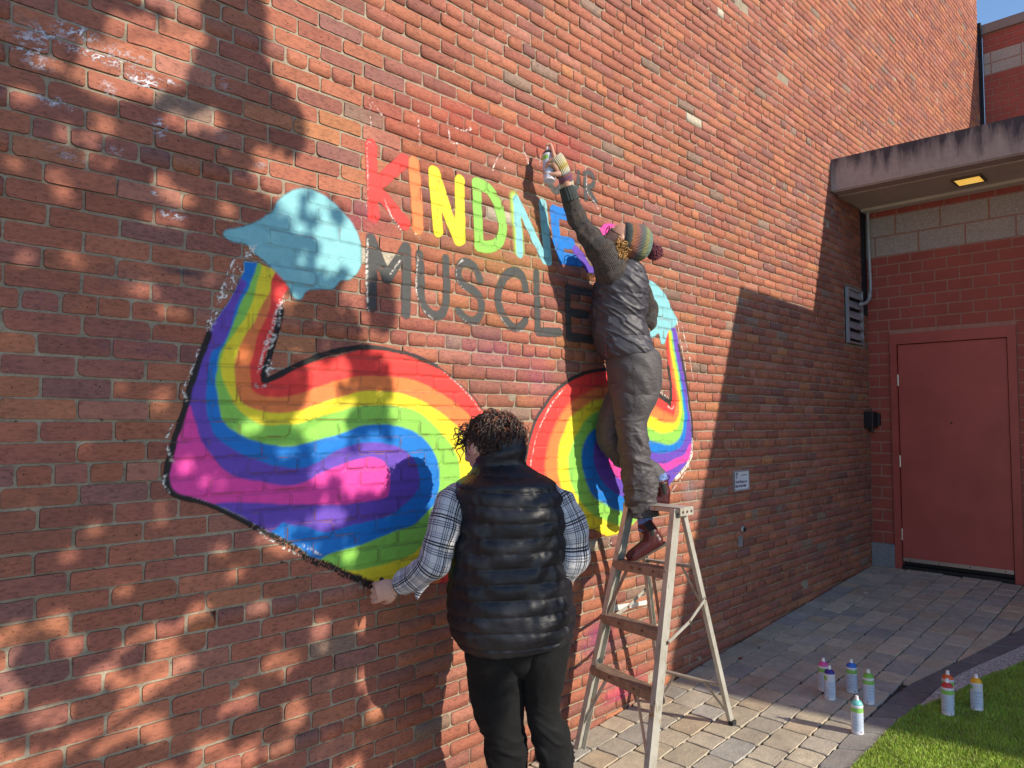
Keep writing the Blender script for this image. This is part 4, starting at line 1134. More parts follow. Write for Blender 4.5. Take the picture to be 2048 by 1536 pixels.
# call button and grey plate under the sign
cb = empty("call_button", (5.20, 0, 0.69), "round dark call button on the brick wall under the white sign", "button")
MB().lathe((5.20, -0.004, 0.69), (0, -1, 0), [(0.030, 0), (0.030, 0.012), (0.026, 0.018), (0.012, 0.020)], 20).build("button_ring", MST, cb, True)
MB().lathe((5.20, -0.020, 0.69), (0, -1, 0), [(0.019, 0), (0.019, 0.006), (0.010, 0.009)], 18).build("button", MBL, cb, True)
gp = MB().obox((5.155, -0.008, 0.605), np.eye(3), (0.034, 0.006, 0.042), 0.003).build("cover_plate", simple("grey_plate", (0.22, 0.2, 0.2), 0.6)); tag(gp, "blank grey cover plate just below the round call button", "cover plate")

# ---------------------------------------------------------------- spray cans
MWH = simple("can_white", (0.62, 0.61, 0.67), 0.3, 0.04, 30, 0.0)
MCW = simple("white_plastic", (0.72, 0.71, 0.70), 0.4, 0.04, 30, 0.0)
MSV = simple("bare_tin", (0.55, 0.55, 0.57), 0.3, 0.08, 60, 0.0, metal=0.8)
MCG = simple("label_green", (0.22, 0.48, 0.11), 0.35, 0.1, 20, 0.0)
MCB = simple("label_pale_blue", (0.47, 0.54, 0.68), 0.35, 0.1, 20, 0.0)
MPR = simple("label_print", (0.20, 0.24, 0.32), 0.4, 0.2, 60, 0.0)
def arc_patch(m, base, r, a0, a1, z0, z1, ax=(0, 0, 1), A=(1, 0, 0), B=(0, 1, 0), n=14):
    base, ax, A, B = (np.array(q, float) for q in (base, ax, A, B)); V = []
    for z_ in (z0, z1):
        for i in range(n + 1):
            t_ = a0 + (a1 - a0) * i / n; V.append(base + ax * z_ + A * math.cos(t_) * r + B * math.sin(t_) * r)
    m.add(V, [(i, i + 1, n + 2 + i, n + 1 + i) for i in range(n)])
def spray_can(base, cap_col, label, rot=0.0, group="spray cans standing on the ground", wide_green=True, axis=(0, 0, 1), name="spray_can", silver=False):
    base = np.array(base, float); ax = np.array(axis, float); ax /= np.linalg.norm(ax)
    A = np.cross(ax, (0.3, 1, 0.1)); A /= np.linalg.norm(A); B = np.cross(ax, A)
    t = empty(name, base, label, "spray can", group)
    vw = -(base - CO); rot = math.atan2(vw @ B, vw @ A) - 2.6 + ((rot * 7.3) % 1.0 - .5) * 1.5
    r = 0.0325
    MB().lathe(base, ax, [(0.024, 0.002), (0.0285, 0.0), (r, 0.003), (r, 0.006), (r - .001, .009), (r - 0.001, 0.1455), (r, 0.148), (r - .001, 0.152), (r - 0.003, 0.154)], 32).build("can_body", MSV if silver else MWH, t, True)
    mc = simple("cap_" + label.split()[0], cap_col, 0.35, 0.06, 30, 0.0)
    MB().lathe(base, ax, [(r - .0035, 0.1535), (r - .003, 0.160), (r - 0.008, 0.169), (0.019, 0.1745), (0.0135, 0.177), (0.0125, 0.180)], 32).build("coloured_ring", mc, t, True)
    MB().lathe(base, ax, [(0.0125, 0.1785), (0.0105, 0.184), (0.009, 0.190), (0.0085, 0.198), (0.0075, 0.2005), (0.002, 0.2015)], 20).build("nozzle", MCW, t, True)
    MB().cyl(base + ax * .194 + (A * math.cos(rot) + B * math.sin(rot)) * .0075, base + ax * .194 + (A * math.cos(rot) + B * math.sin(rot)) * .0105, .003, n=8).build("nozzle_insert", MBL, t)
    # label: green band fading to pale blue, small print lines
    a0 = rot + (0.0 if wide_green else 1.2); a1 = a0 + (2 * math.pi if wide_green else 1.3)
    m = MB(); arc_patch(m, base, r - .0006, a0, a1, 0.118, 0.141, ax, A, B, 28); m.build("label_band", MCG, t, True)
    m = MB(); arc_patch(m, base, r - .0006, rot + 1.0, rot + 4.2, 0.02, 0.112, ax, A, B, 24); m.build("label_panel", MCB, t, True)
    m = MB()
    for i, zz in enumerate(np.linspace(0.034, 0.100, 8)):
        a = rot + 1.2 + (i * 7 % 3) * .15 + (1.5 if i % 2 else 0); arc_patch(m, base, r - .0003, a, a + 0.7 + .2 * (i % 2), zz, zz + 0.0022, ax, A, B, 8)
    m.build("label_text", MPR, t)
    m = MB(); arc_patch(m, base, r - .0003, rot + 2.5, rot + 2.72, 0.012, 0.0175, ax, A, B, 4); m.build("label_mark", MBL, t)
    return t
def at(px, py): return gnd(px, py)
def oncan(px, py, *a, **k):
    p = gnd(px, py); spray_can((p[0], p[1], G(p[0]) + k.pop("dz", 0.0)), *a, **k)
oncan(1715, 1466, (0.16, 0.52, 0.50), "teal capped white spray can standing alone in the sun on the pavers", 0.4)
oncan(1738, 1407, (0.16, 0.42, 0.05), "green capped spray can on shaded pavers directly behind the teal one", 1.0)
oncan(1704, 1384, (0.02, 0.13, 0.52), "bright blue capped spray can at the back of the shaded paver group", 1.9)
oncan(1660, 1398, (0.035, 0.02, 0.22), "dark purple capped spray can in front of the pink one", 2.5, wide_green=False)
oncan(1648, 1381, (0.62, 0.08, 0.30), "pink capped spray can half hidden behind the dark purple one", 1.2)
oncan(1896, 1431, (0.50, 0.03, 0.03), "red capped spray can on the turf in front of the orange one", 1.9, dz=.006)
oncan(1897, 1413, (0.62, 0.10, 0.02), "orange capped spray can on the turf hidden behind the red one", 0.3, dz=.006)
oncan(1954, 1421, (0.72, 0.36, 0.01), "yellow capped spray can standing on the turf at the far right", 2.9, wide_green=False, dz=.006)
# litter
p = gnd(1481, 1318); lf = MB().obox((p[0], p[1], G(p[0]) + .006), np.eye(3), (0.016, 0.011, 0.002), 0.001).build("red_leaf", simple("red_leaf", (0.25, 0.03, 0.03))); tag(lf, "tiny dark red leaf on the shaded pavers behind the ladder", "leaf")
p = gnd(1731, 1187); lf = MB().obox((p[0], p[1], G(p[0]) + .006), np.eye(3), (0.022, 0.014, 0.003), 0.001).build("paper_scrap", simple("paper", (0.6, 0.58, 0.55))); tag(lf, "tiny scrap of white paper on the far pavers near the wall", "litter")

# ---------------------------------------------------------------- step ladder
MAL, t = newmat("aluminium")
v = t.pos()
a_ = t.ramp(t.noise(7, 5, 0.7, v), [(0.3, (0.34, 0.32, 0.27)), (0.6, (0.47, 0.455, 0.41)), (0.8, (0.56, 0.55, 0.51))])
a_ = t.mix(t.ramp(t.noise(45, 3, 0.6, t.mapping(v, (1, 1, .25))), [(0.60, (0, 0, 0)), (0.7, (.8, .8, .8))]), a_, (0.26, 0.22, 0.16))
rst = t.ramp(t.noise(11, 4, 0.7, t.mapping(v, (1, 1, .4)), 0.4), [(0.62, (0, 0, 0)), (0.70, (1, 1, 1))])
a_ = t.mix(rst, a_, (0.34, 0.17, 0.04))
t.base(a_); t.rough(0.5); t.b.inputs["Metallic"].default_value = 0.35; t.bump(t.noise(70, 4, 0.6, v), 0.15, 0.003)
MAO = simple("weathered_step", (0.27, 0.19, 0.145), 0.6, 0.3, 25, 0.3, 90, metal=0.15)
MRV = simple("rivet", (0.10, 0.05, 0.04), 0.5, 0.2, 30, 0.0)
MRB = simple("rubber", (0.02, 0.02, 0.02), 0.8)
lad = empty("step_ladder", (3.4, -.4, G(3.4)), "old aluminium folding step ladder standing on the pavers", "ladder")
NT_, NB_ = np.array((3.405, -.555, 1.035)), np.array((2.915, -.69, G(2.915) + .012))
FT_, FB_ = np.array((3.385, -.245, 1.035)), np.array((3.10, -.11, G(3.10) + .012))
RNT, RNB = np.array((3.49, -.545, 1.02)), np.array((3.884, -.60, G(3.884) + .014))
RFT, RFB = np.array((3.47, -.255, 1.02)), np.array((3.86, -.14, G(3.86) + .014))
def upto(z, T, B): return B + (T - B) * ((z - B[2]) / (T[2] - B[2]))
wd_n = np.cross((NT_ - NB_) / np.linalg.norm(NT_ - NB_), (0, 1, 0))
for T, B, s in ((NT_, NB_, -1), (FT_, FB_, 1)):
    d_ = (T - B) / np.linalg.norm(T - B)
    yv = np.array([0, -s * 1.0, 0.0])     # flanges point inwards, web faces outwards
    m = MB()
    up_ = yv - d_ * np.dot(yv, d_); up_ /= np.linalg.norm(up_)
    m.channel(B, T, 0.066, 0.026, 0.003, up_)
    m.build("front_rail", MAL, lad)
for T, B, s in ((RNT, RNB, -1), (RFT, RFB, 1)):
    d_ = (T - B) / np.linalg.norm(T - B); yv = np.array([0, -s * 1.0, 0.0]); up_ = yv - d_ * np.dot(yv, d_); up_ /= np.linalg.norm(up_)
    MB().channel(B, T, 0.034, 0.02, 0.003, up_).build("rear_leg", MAL, lad)
    MB().obox(B + np.array((0, 0, -.002)), np.eye(3), (0.022, 0.016, 0.012), 0.004).build("rubber_foot", MRB, lad)
m = MB(); m.obox((3.447, -.40, 1.048), np.eye(3), (0.062, 0.185, 0.003), 0.001)
m.obox((3.447, -.584, 1.028), np.eye(3), (0.066, 0.003, 0.021)).obox((3.447, -.216, 1.028), np.eye(3), (0.062, 0.003, 0.02)).obox((3.387, -.40, 1.036), np.eye(3), (0.002, 0.18, 0.012))
m.build("cap", MAL, lad)
for q in (-.042, 0, .042): MB().cyl((3.447 + q, -.586, 1.027), (3.447 + q, -.591, 1.027), .007, n=10).build("rivet", MRV, lad)
stz = [0.745, 0.405, 0.075]
def py2z(py):      # height on the near rail seen at image row py
    lo, hi = 0.0, 1.0
    for _ in range(40):
        mid = (lo + hi) / 2; P_ = NB_ + (NT_ - NB_) * mid; q = P_ - CO
        yy_ = 768 - F_PX * (q @ cu) / (q @ fw)
        if yy_ > py: lo = mid
        else: hi = mid
    return (NB_ + (NT_ - NB_) * lo)[2]
stz = [py2z(1140), py2z(1264), py2z(1386)]
for i, z in enumerate(stz):
    a, b = upto(z, NT_, NB_), upto(z, FT_, FB_)
    a = a + (b - a) * .02; b = b - (b - a) * .02
    d_ = (b - a) / np.linalg.norm(b - a); sxv = np.cross(d_, (0, 0, 1)); sxv /= np.linalg.norm(sxv)
    if sxv[0] > 0: sxv = -sxv
    m = MB()
    c = (a + b) / 2; L = np.linalg.norm(b - a) / 2
    m.obox(c + np.array((0, 0, 0)), [d_, sxv, (0, 0, 1)], [L, 0.040, 0.003], 0.001)
    m.obox(c + sxv * 0.038 + np.array((0, 0, -.022)), [d_, sxv, (0, 0, 1)], [L, 0.0025, 0.022], 0.001)
    m.obox(c - sxv * 0.038 + np.array((0, 0, -.018)), [d_, sxv, (0, 0, 1)], [L, 0.0025, 0.016], 0.001)
    for q in range(4): m.obox(c + sxv * (-.027 + q * .018) + np.array((0, 0, .0035)), [d_, sxv, (0, 0, 1)], [L, 0.002, 0.0012])
    st_ = m.build("step", MAO, lad)
    for f in (-.55, -.05, .25) if i == 0 else (-.45, .35):
        q = c + d_ * L * f + sxv * .041 + np.array((0, 0, -.016)); MB().cyl(q, q + sxv * .003, .0065, n=8).build("rivet", MRV, lad)
    for P_ in (a, b):
        q = P_ + np.array((0, 0, -.02)) + sxv * .036; MB().cyl(q, q + sxv * .004, .007, n=8).build("rivet", MRV, lad)
    # diagonal braces under the steps
    for (rt, rb, sgn) in ((NT_, NB_, -1), (FT_, FB_, 1)):
        if i == 1: continue
        p = c + d_ * L * (0.5 * (1 if (b if sgn > 0 else a) @ d_ > c @ d_ else -1)) + sxv * .03 + np.array((0, 0, -.04))
        q = upto(z - 0.30, rt, rb) + sxv * .012 + np.array((0, -sgn * .012, 0))
        MB().bar(p, q, 0.018, 0.0035, up=(1, 0, 0.2)).build("brace", MAO if i == 0 else MAL, lad)
# rear cross bars and diagonals
for i, z in enumerate((0.715, 0.02)):
    a, b = upto(z, RNT, RNB), upto(z, RFT, RFB)
    d_ = (b - a) / np.linalg.norm(b - a); s_ = np.cross(d_, (0, 0, 1))
    MB().obox((a + b) / 2, [d_, s_, (0, 0, 1)], [np.linalg.norm(b - a) / 2, 0.014, 0.002]).obox((a + b) / 2 + s_ * .013 + np.array((0, 0, -.01)), [d_, s_, (0, 0, 1)], [np.linalg.norm(b - a) / 2, 0.0015, 0.01]).build("cross_bar", MAL, lad)
    c = (a + b) / 2
    for (e_, T, B) in ((a, RNT, RNB), (b, RFT, RFB)):
        MB().bar(c + (e_ - c) * .45 + np.array((0, 0, -.012)), upto(z - (0.2 if i else 0.30), T, B), 0.014, 0.003, up=(1, 0, 0.2)).build("brace", MAL, lad)
for T1, B1, T2, B2, y_ in ((NT_, NB_, RNT, RNB, -.008), (FT_, FB_, RFT, RFB, .008)):
    p, q = upto(0.40, T1, B1) + np.array((.02, y_, 0)), upto(0.53, T2, B2) + np.array((0, y_, 0))
    mid = p * .45 + q * .55 + np.array((0, 0, -.022))
    MB().bar(p, mid, 0.003, 0.019, bev=0).bar(mid, q, 0.003, 0.019).build("spreader", MAL, lad)
    for r_ in (p, mid, q): MB().cyl(r_ + np.array((0, -.004, 0)), r_ + np.array((0, .004, 0)), .008, n=8).build("rivet", MRV, lad)

# ---------------------------------------------------------------- people
MSK = simple("skin", (0.52, 0.29, 0.22), 0.5, 0.10, 30, 0.15, 220, sheen=0.0)
MSK2 = simple("skin_tan", (0.50, 0.27, 0.19), 0.5, 0.10, 30, 0.15, 220)
MNY, t = newmat("black_nylon")
v = t.pos()
t.base(t.ramp(t.noise(6, 3, 0.5, v), [(0.3, (0.006, 0.006, 0.010)), (0.7, (0.010, 0.010, 0.015))])); t.rough(0.46); t.b.inputs["Specular IOR Level"].default_value = 0.45
t.b.inputs["Sheen Weight"].default_value = 0.0
t.bump(t.math('ADD', t.noise(1.0, 5, 0.65, t.mapping(v, (12, 12, 60)), 0.6), t.math('MULTIPLY', t.noise(90, 3, 0.5, v), 0.1)), 0.28, 0.010)
MNG, t = newmat("charcoal_quilted_nylon")
v = t.pos()
t.base(t.ramp(t.noise(6, 3, 0.5, v), [(0.3, (0.036, 0.035, 0.046)), (0.7, (0.056, 0.054, 0.068))])); t.rough(0.52); t.b.inputs["Specular IOR Level"].default_value = 0.45
t.bump(t.noise(1.0, 4, 0.6, t.mapping(v, (34, 34, 90), (0.5, 0.3, 0)), 0.9), 0.16, 0.010)
MPT2, t = newmat("grey_trouser_cloth")
v = t.pos()
t.base(t.ramp(t.noise(8, 4, 0.6, v), [(0.3, (0.048, 0.043, 0.047)), (0.7, (0.067, 0.061, 0.066))])); t.rough(0.6); t.b.inputs["Sheen Weight"].default_value = 0.1
t.bump(t.noise(1.0, 5, 0.6, t.mapping(v, (20, 20, 40)), 1.0), 0.5, 0.012)
MJN, t = newmat("black_denim")
v = t.pos()
t.base(t.ramp(t.noise(5, 5, 0.65, v), [(0.3, (0.004, 0.0042, 0.005)), (0.7, (0.012, 0.0122, 0.0132))])); t.b.inputs['Specular IOR Level'].default_value = 0.18; t.rough(0.8); t.b.inputs["Sheen Weight"].default_value = 0.02
t.bump(t.math('ADD', t.noise(9, 4, 0.6, v, 1.0), t.math('MULTIPLY', t.noise(500, 2, 0.5, v), 0.1)), 0.5, 0.012)
# plaid flannel from the sleeve's own u, v
MPD, t = newmat("plaid_flannel")
sx_ = t.n("ShaderNodeSeparateXYZ"); t.l(t.uv(), sx_.inputs[0])
def stripes_(sock, per, stops):
    f = t.math('FRACT', t.math('DIVIDE', sock, per)); return t.ramp(f, stops, 'CONSTANT')
W1, G1, K1_, D1 = (1, 1, 1), (0.62, 0.64, 0.70), (0.035, 0.035, 0.05), (0.30, 0.31, 0.36)
st = [(0, W1), (0.10, G1), (0.14, W1), (0.18, G1), (0.22, W1), (0.26, D1), (0.30, W1), (0.42, K1_), (0.475, W1), (0.515, K1_), (0.57, W1), (0.66, D1), (0.70, W1), (0.74, D1), (0.78, W1), (0.82, D1), (0.86, W1)]
a_ = stripes_(sx_.outputs[0], 0.098, st); b_ = stripes_(sx_.outputs[1], 0.098, st)
c = t.mix(1.0, a_, b_, 'MULTIPLY'); c = t.mix(1.0, c, (0.50, 0.51, 0.55), 'MULTIPLY')
t.base(c); t.rough(0.9); t.b.inputs["Sheen Weight"].default_value = 0.2; t.bump(t.noise(22, 4, 0.6, t.pos(), 1.2), 0.6, 0.012)
# knitted sweater: ribs along v with mottled yarn
MKN, t = newmat("marled_knit")
v = t.pos(); sx_ = t.n("ShaderNodeSeparateXYZ"); t.l(t.uv(), sx_.inputs[0])
c = t.ramp(t.noise(85, 4, 0.75, v), [(0.32, (0.008, 0.008, 0.012)), (0.44, (0.036, 0.032, 0.035)), (0.52, (0.085, 0.066, 0.055)), (0.60, (0.040, 0.048, 0.055)), (0.76, (0.22, 0.18, 0.15))])
bands = t.ramp(t.noise(1.0, 2, 0.5, t.mapping(t.uv(), (0.2, 22, 1))), [(0.35, (0.55, 0.62, 0.72)), (0.5, (1, 1, 1)), (0.65, (1.15, 0.95, 0.8))])
c = t.mix(0.8, c, bands, 'MULTIPLY'); t.base(c); t.rough(0.95); t.b.inputs["Sheen Weight"].default_value = 0.05
rib = t.math('ABSOLUTE', t.math('SINE', t.math('MULTIPLY', sx_.outputs[0], 3.1416 / 0.007)))
row = t.math('ABSOLUTE', t.math('SINE', t.math('MULTIPLY', sx_.outputs[1], 3.1416 / 0.006)))
t.bump(t.math('ADD', rib, t.math('MULTIPLY', row, 0.6)), 0.7, 0.004)
def bandmat(name, stops, rib_p=0.006, n=0.35):
    m_, t = newmat(name)
    sp = t.n("ShaderNodeSeparateXYZ"); t.l(t.uv(), sp.inputs[0])
    vv = t.math('ADD', sp.outputs[1], t.math('MULTIPLY', t.math('SUBTRACT', t.noise(60, 3, 0.6, t.pos()), 0.5), 0.012))
    L = stops[-1][0]
    c = t.ramp(t.math('DIVIDE', vv, L), [(p / L, q) for p, q in stops])
    c = t.mix(n, c, t.ramp(t.noise(240, 2, 0.6, t.pos()), [(0.3, (0.3, 0.3, 0.3)), (0.6, (1.2, 1.2, 1.2))]), 'MULTIPLY')
    t.base(c); t.rough(0.95)
    r_ = t.math('ABSOLUTE', t.math('SINE', t.math('MULTIPLY', sp.outputs[0], 3.1416 / rib_p)))
    r2 = t.math('ABSOLUTE', t.math('SINE', t.math('MULTIPLY', sp.outputs[1], 3.1416 / rib_p)))
    t.bump(t.math('ADD', r_, t.math('MULTIPLY', r2, 0.4)), 0.8, 0.004)
    return m_
MHT = bandmat("striped_knit_hat", [(0, (0.05, 0.07, 0.07)), (0.022, (0.07, 0.11, 0.10)), (0.030, (0.42, 0.18, 0.08)), (0.055, (0.34, 0.13, 0.09)), (0.075, (0.14, 0.11, 0.12)), (0.095, (0.10, 0.14, 0.13)), (0.115, (0.27, 0.25, 0.09)), (0.135, (0.16, 0.24, 0.19)), (0.175, (0.20, 0.30, 0.27)), (0.22, (0.1, 0.13, 0.12))])
MMT = bandmat("patterned_mitt", [(0, (0.55, 0.47, 0.33)), (0.030, (0.58, 0.50, 0.36)), (0.034, (0.10, 0.12, 0.22)), (0.045, (0.30, 0.09, 0.08)), (0.060, (0.16, 0.09, 0.24)), (0.072, (0.33, 0.12, 0.09)), (0.082, (0.15, 0.17, 0.22)), (0.088, (0.50, 0.48, 0.40)), (0.105, (0.55, 0.50, 0.33)), (0.118, (0.42, 0.30, 0.06)), (0.135, (0.55, 0.48, 0.25)), (0.16, (0.5, 0.45, 0.33))], 0.008)
MCF = simple("dark_rib_knit", (0.035, 0.045, 0.045), 0.95, 0.3, 80, 0.5, 160)
MPO = simple("pompom_yarn", (0.19, 0.055, 0.075), 0.95, 0.5, 60, 0.5, 160)
MHB = simple("dark_curly_hair", (0.026, 0.011, 0.007), 0.5, 0.5, 40, 0.0, spec=0.6)
MHC = simple("copper_hair_lights", (0.13, 0.040, 0.018), 0.4, 0.4, 40, 0.0, spec=0.6)
MHG = simple("golden_hair", (0.40, 0.22, 0.07), 0.4, 0.5, 60, 0.0, spec=0.5)
MGC = simple("green_cuff", (0.020, 0.035, 0.030), 0.85, 0.2, 60, 0.2)
MBT = simple("oxblood_leather", (0.065, 0.013, 0.016), 0.38, 0.25, 25, 0.15, 90)
MEL = simple("black_elastic", (0.014, 0.014, 0.014), 0.8, 0.2, 60, 0.2)
MSL = simple("boot_sole", (0.10, 0.075, 0.06), 0.8, 0.2, 60, 0.2)
MGB2 = simple("glasses_frame", (0.012, 0.008, 0.008), 0.25, 0.2, 60, 0.0)
MLC = simple("blue_sock", (0.13, 0.20, 0.42), 0.9, 0.6, 60, 0.3)
VD = np.array([fw[0], fw[1], 0.0]); VD /= np.linalg.norm(VD)      # horizontal direction straight away from where we stand
UP = np.array([0, 0, 1.0])

def prings(rows_, t0, off=0.0):
    """rows: left px, left py, right px, right py, depth radius, depth shift"""
    C, X, Y, a, b = [], [], [], [], []
    for r_ in rows_:
        lx_, ly_, rx_, ry_, dr = r_[:5]; sh = r_[5] if len(r_) > 5 else 0.0
        L = dep(lx_, ly_, t0 + off + sh); Rr = dep(rx_, ry_, t0 + off + sh)
        C.append((L + Rr) / 2); x_ = (Rr - L); h = np.linalg.norm(x_) / 2; x_ = x_ / (2 * h)
        y_ = VD - x_ * np.dot(VD, x_); y_ /= np.linalg.norm(y_)
        X.append(x_); Y.append(y_); a.append(h); b.append(dr)
    return C, X, Y, a, b

def hand(P0, fwd, side, nrm, size, curl, thumb_side, spread=0.0, squeeze=1.0):
    """palm and five separately curled fingers; fwd along the fingers, nrm towards the palm's inner side"""
    fwd, side, nrm = (np.array(q, float) / np.linalg.norm(q) for q in (fwd, side, nrm))
    parts = []
    s = size
    parts.append(tube([P0 - fwd * .035 * s, P0, P0 + fwd * .04 * s, P0 + fwd * .082 * s], [.024 * s, .029 * s, .040 * s, .036 * s], 18, 12, side, 0.42))
    for i, (o, L, rr) in enumerate(((-.034, .070, .0084), (-.0115, .078, .0089), (.0115, .073, .0085), (.0335, .058, .0076))):
        o *= -thumb_side * -1
        b0 = P0 + fwd * .070 * s + side * o * s * squeeze
        pts = [P0 + fwd * .045 * s + side * o * .8 * s * squeeze, b0]; ang = 0.0; d = fwd.copy()
        for seg, c in zip((.46, .32, .24), curl):
            ang += c
            d = fwd * math.cos(ang) + nrm * math.sin(ang) + side * spread * o * 6
            pts.append(pts[-1] + d / np.linalg.norm(d) * L * seg * s)
        parts.append(tube(pts, [rr * s * q for q in (1.0, 1.08, 1.04, .96, .82)], 12, 20, side))
        parts.append(ball(pts[-1], rr * s * .84, 12, 8))
    tb = P0 + side * (-.026 * thumb_side) * s * -1 * -1 + fwd * .012 * s
    ts = side * (-thumb_side)
    pts = [tb, tb + (ts * .55 + fwd * .6 + nrm * .35) * .034 * s, tb + (ts * .35 + fwd * .75 + nrm * .75) * .062 * s, tb + (ts * .05 + fwd * .85 + nrm * .95) * .078 * s]
    parts.append(tube(pts, [.0155 * s, .0135 * s, .011 * s, .0095 * s], 12, 16, side)); parts.append(ball(pts[-1], .0095 * s, 12, 8))
    return parts

def head(c, facev, upv, s=1.0):
    f = np.array(facev, float); f /= np.linalg.norm(f); u = np.array(upv, float); u = u - f * (u @ f); u /= np.linalg.norm(u); sd__ = np.cross(u, f)
    ax = [f, sd__, u]; P = lambda a, b, c_: c + (f * a + sd__ * b + u * c_) * s
    p = [ball(c, (0.095 * s, 0.075 * s, 0.10 * s), 28, 20, ax), ball(P(.02, 0, -.045), (0.068 * s, 0.056 * s, 0.07 * s), 24, 16, ax), ball(P(.055, 0, -.088), (.024 * s, .026 * s, .020 * s), 16, 10, ax)]
    p.append(tube([P(.088, 0, .012), P(.103, 0, -.015), P(.112, 0, -.034), P(.096, 0, -.044)], [.007 * s, .010 * s, .014 * s, .009 * s], 12, 14, sd__))
    p.append(ball(P(.083, 0, -.060), (.012 * s, .024 * s, .006 * s), 14, 8, ax)); p.append(ball(P(.081, 0, -.069), (.012 * s, .020 * s, .007 * s), 14, 8, ax))
    p.append(ball(P(.076, 0, .034), (.018 * s, .05 * s, .010 * s), 14, 8, ax))
    for k in (-1, 1):
        p.append(ball(P(-.005, .077 * k, -.012), (.018 * s, .008 * s, .030 * s), 14, 10, ax)); p.append(ball(P(.055, .034 * k, -.025), (.03 * s, .024 * s, .024 * s), 14, 10, ax))
    return p, P, ax

def curls(name, anchors, mat, parent, r=(0.0022, 0.0042), seed=1, length=(0.03, 0.07), gravity=0.4, curl_r=0.008, flow=False):
    """locks of hair: each a small coiled tube starting at an anchor and hanging outwards"""
    rs_ = np.random.RandomState(seed); parts = []
    for (p, nrm) in anchors:
        p = np.array(p, float); nrm = np.array(nrm, float); nrm /= np.linalg.norm(nrm) + 1e-9
        L = rs_.uniform(*length); rr = rs_.uniform(*r); cr_ = rs_.uniform(.5, 1.2) * curl_r; ph = rs_.uniform(0, 6.28); turns = rs_.uniform(0.6, 1.5) if flow else rs_.uniform(0.7, 1.9)
        if flow:
            tn = np.array((0, 0, -1.0)) + rs_.normal(0, .75, 3); tn = tn - nrm * (tn @ nrm); tn /= np.linalg.norm(tn) + 1e-9
            d = tn + nrm * rs_.uniform(.0, .24)
        else: d = nrm * rs_.uniform(.25, .7) + np.array((0, 0, -gravity)) + rs_.normal(0, .55, 3)
        d /= np.linalg.norm(d)
        a = np.cross(d, rs_.normal(0, 1, 3)); a /= np.linalg.norm(a); b = np.cross(d, a)
        pts = []
        for k in range(7):
            f = k / 6; w_ = f * turns * 6.28 + ph
            pts.append(p + d * L * f + nrm * 0.012 * math.sin(f * 3.14) + (a * math.cos(w_) + b * math.sin(w_)) * cr_ * min(1, f * 2) + np.array((0, 0, -gravity * .03 * f * f)))
        parts.append(tube(pts, [rr, rr * 1.15, rr * 1.1, rr, rr * .85, rr * .6, rr * .25], 5, 14, (0, 0, 1)))
    return lobj(name, join(parts), mat, parent)

# ---- standing person, seen from behind
T0 = 3.0
ps = empty("person", (2.15, -.55, G(2.15)), "person with dark curly hair in black puffer vest and plaid shirt, hand on mural edge", "person")
hc = dep(971, 888, 3.05)
fdir = -cr * 0.72 + VD * 0.66 + UP * -0.22
hp, HP, HAX = head(hc + np.array((0, 0, -.005)), fdir, UP * 1.0 + fdir * .25, 1.04)
body = list(hp)
body.append(tube([dep(982, 905, 3.06), dep(998, 945, 3.02), dep(1005, 985, 3.0)], [.062, .066, .09], 20, 12, cr))
body.append(tube([dep(1010, 960, 3.0), dep(1020, 1030, 3.0), dep(1020, 1120, 3.0), dep(1028, 1190, 3.0), dep(1035, 1250, 3.0)], [.10, .14, .14, .14, .10], 24, 24, cr, .7))
wr_ = dep(800, 1171, 2.99)
body.append(tube([dep(925, 1000, 2.98), dep(892, 1060, 2.9), dep(868, 1126, 2.88), dep(835, 1152, 2.93), wr_], [.040, .030, .030, .030, .029], 16, 20, cr))
body.append(tube([dep(1110, 1000, 3.0), dep(1140, 1070, 2.97), dep(1140, 1130, 2.97), dep(1108, 1160, 3.08), dep(1080, 1175, 3.16)], [.040, .030, .030, .030, .03], 16, 20, cr))
for (lg) in ([(990, 1330, 3.0), (998, 1440, 3.0), (1012, 1530, 3.0), (1015, 1640, 3.0), (1016, 1700, 3.0)], [(1080, 1330, 3.0), (1088, 1440, 3.0), (1112, 1530, 3.0), (1118, 1640, 3.0), (1120, 1700, 3.0)]):
    body.append(tube([dep(*q) for q in lg], [.060, .045, .045, .04, .04], 16, 20, cr))
kn = dep(766, 1172, 2.985)
hfw = kn - wr_; hfw /= np.linalg.norm(hfw)
hside = np.array([0.1, 0.0, 1.0]); hside = hside - hfw * (hside @ hfw); hside /= np.linalg.norm(hside)
hn = np.cross(hfw, hside); hn = hn if hn[1] > 0 else -hn
hfw2 = hfw * .93 + np.array((0, 0, -.25)); hfw2 /= np.linalg.norm(hfw2)
body += hand(wr_ + hfw2 * .012, hfw2, hside, hn, 1.08, (0.55, 1.15, 0.9), 1, 0.0, .95)
rh_ = dep(1075, 1178, 3.18)
body += hand(rh_, VD, UP, -cr, 1.0, (0.5, 0.8, 0.6), 1)
blobmesh("body", body, 0.0037, MSK, ps, 3)
# marker held in the fingers
mk_ = empty("paint_marker", wr_ + hfw2 * .1, "short black paint marker in the standing person's fist against the wall", "marker")
mc_ = wr_ + hfw2 * .085 + hn * .030
MB().lathe(mc_ + hside * .05 - hn * .0, -hside * .75 + hn * .25 - hfw * .45, [(.007, 0), (.009, .004), (.009, .085), (.005, .095), (.003, .105)], 14).build("marker_body", MBL, mk_, True)
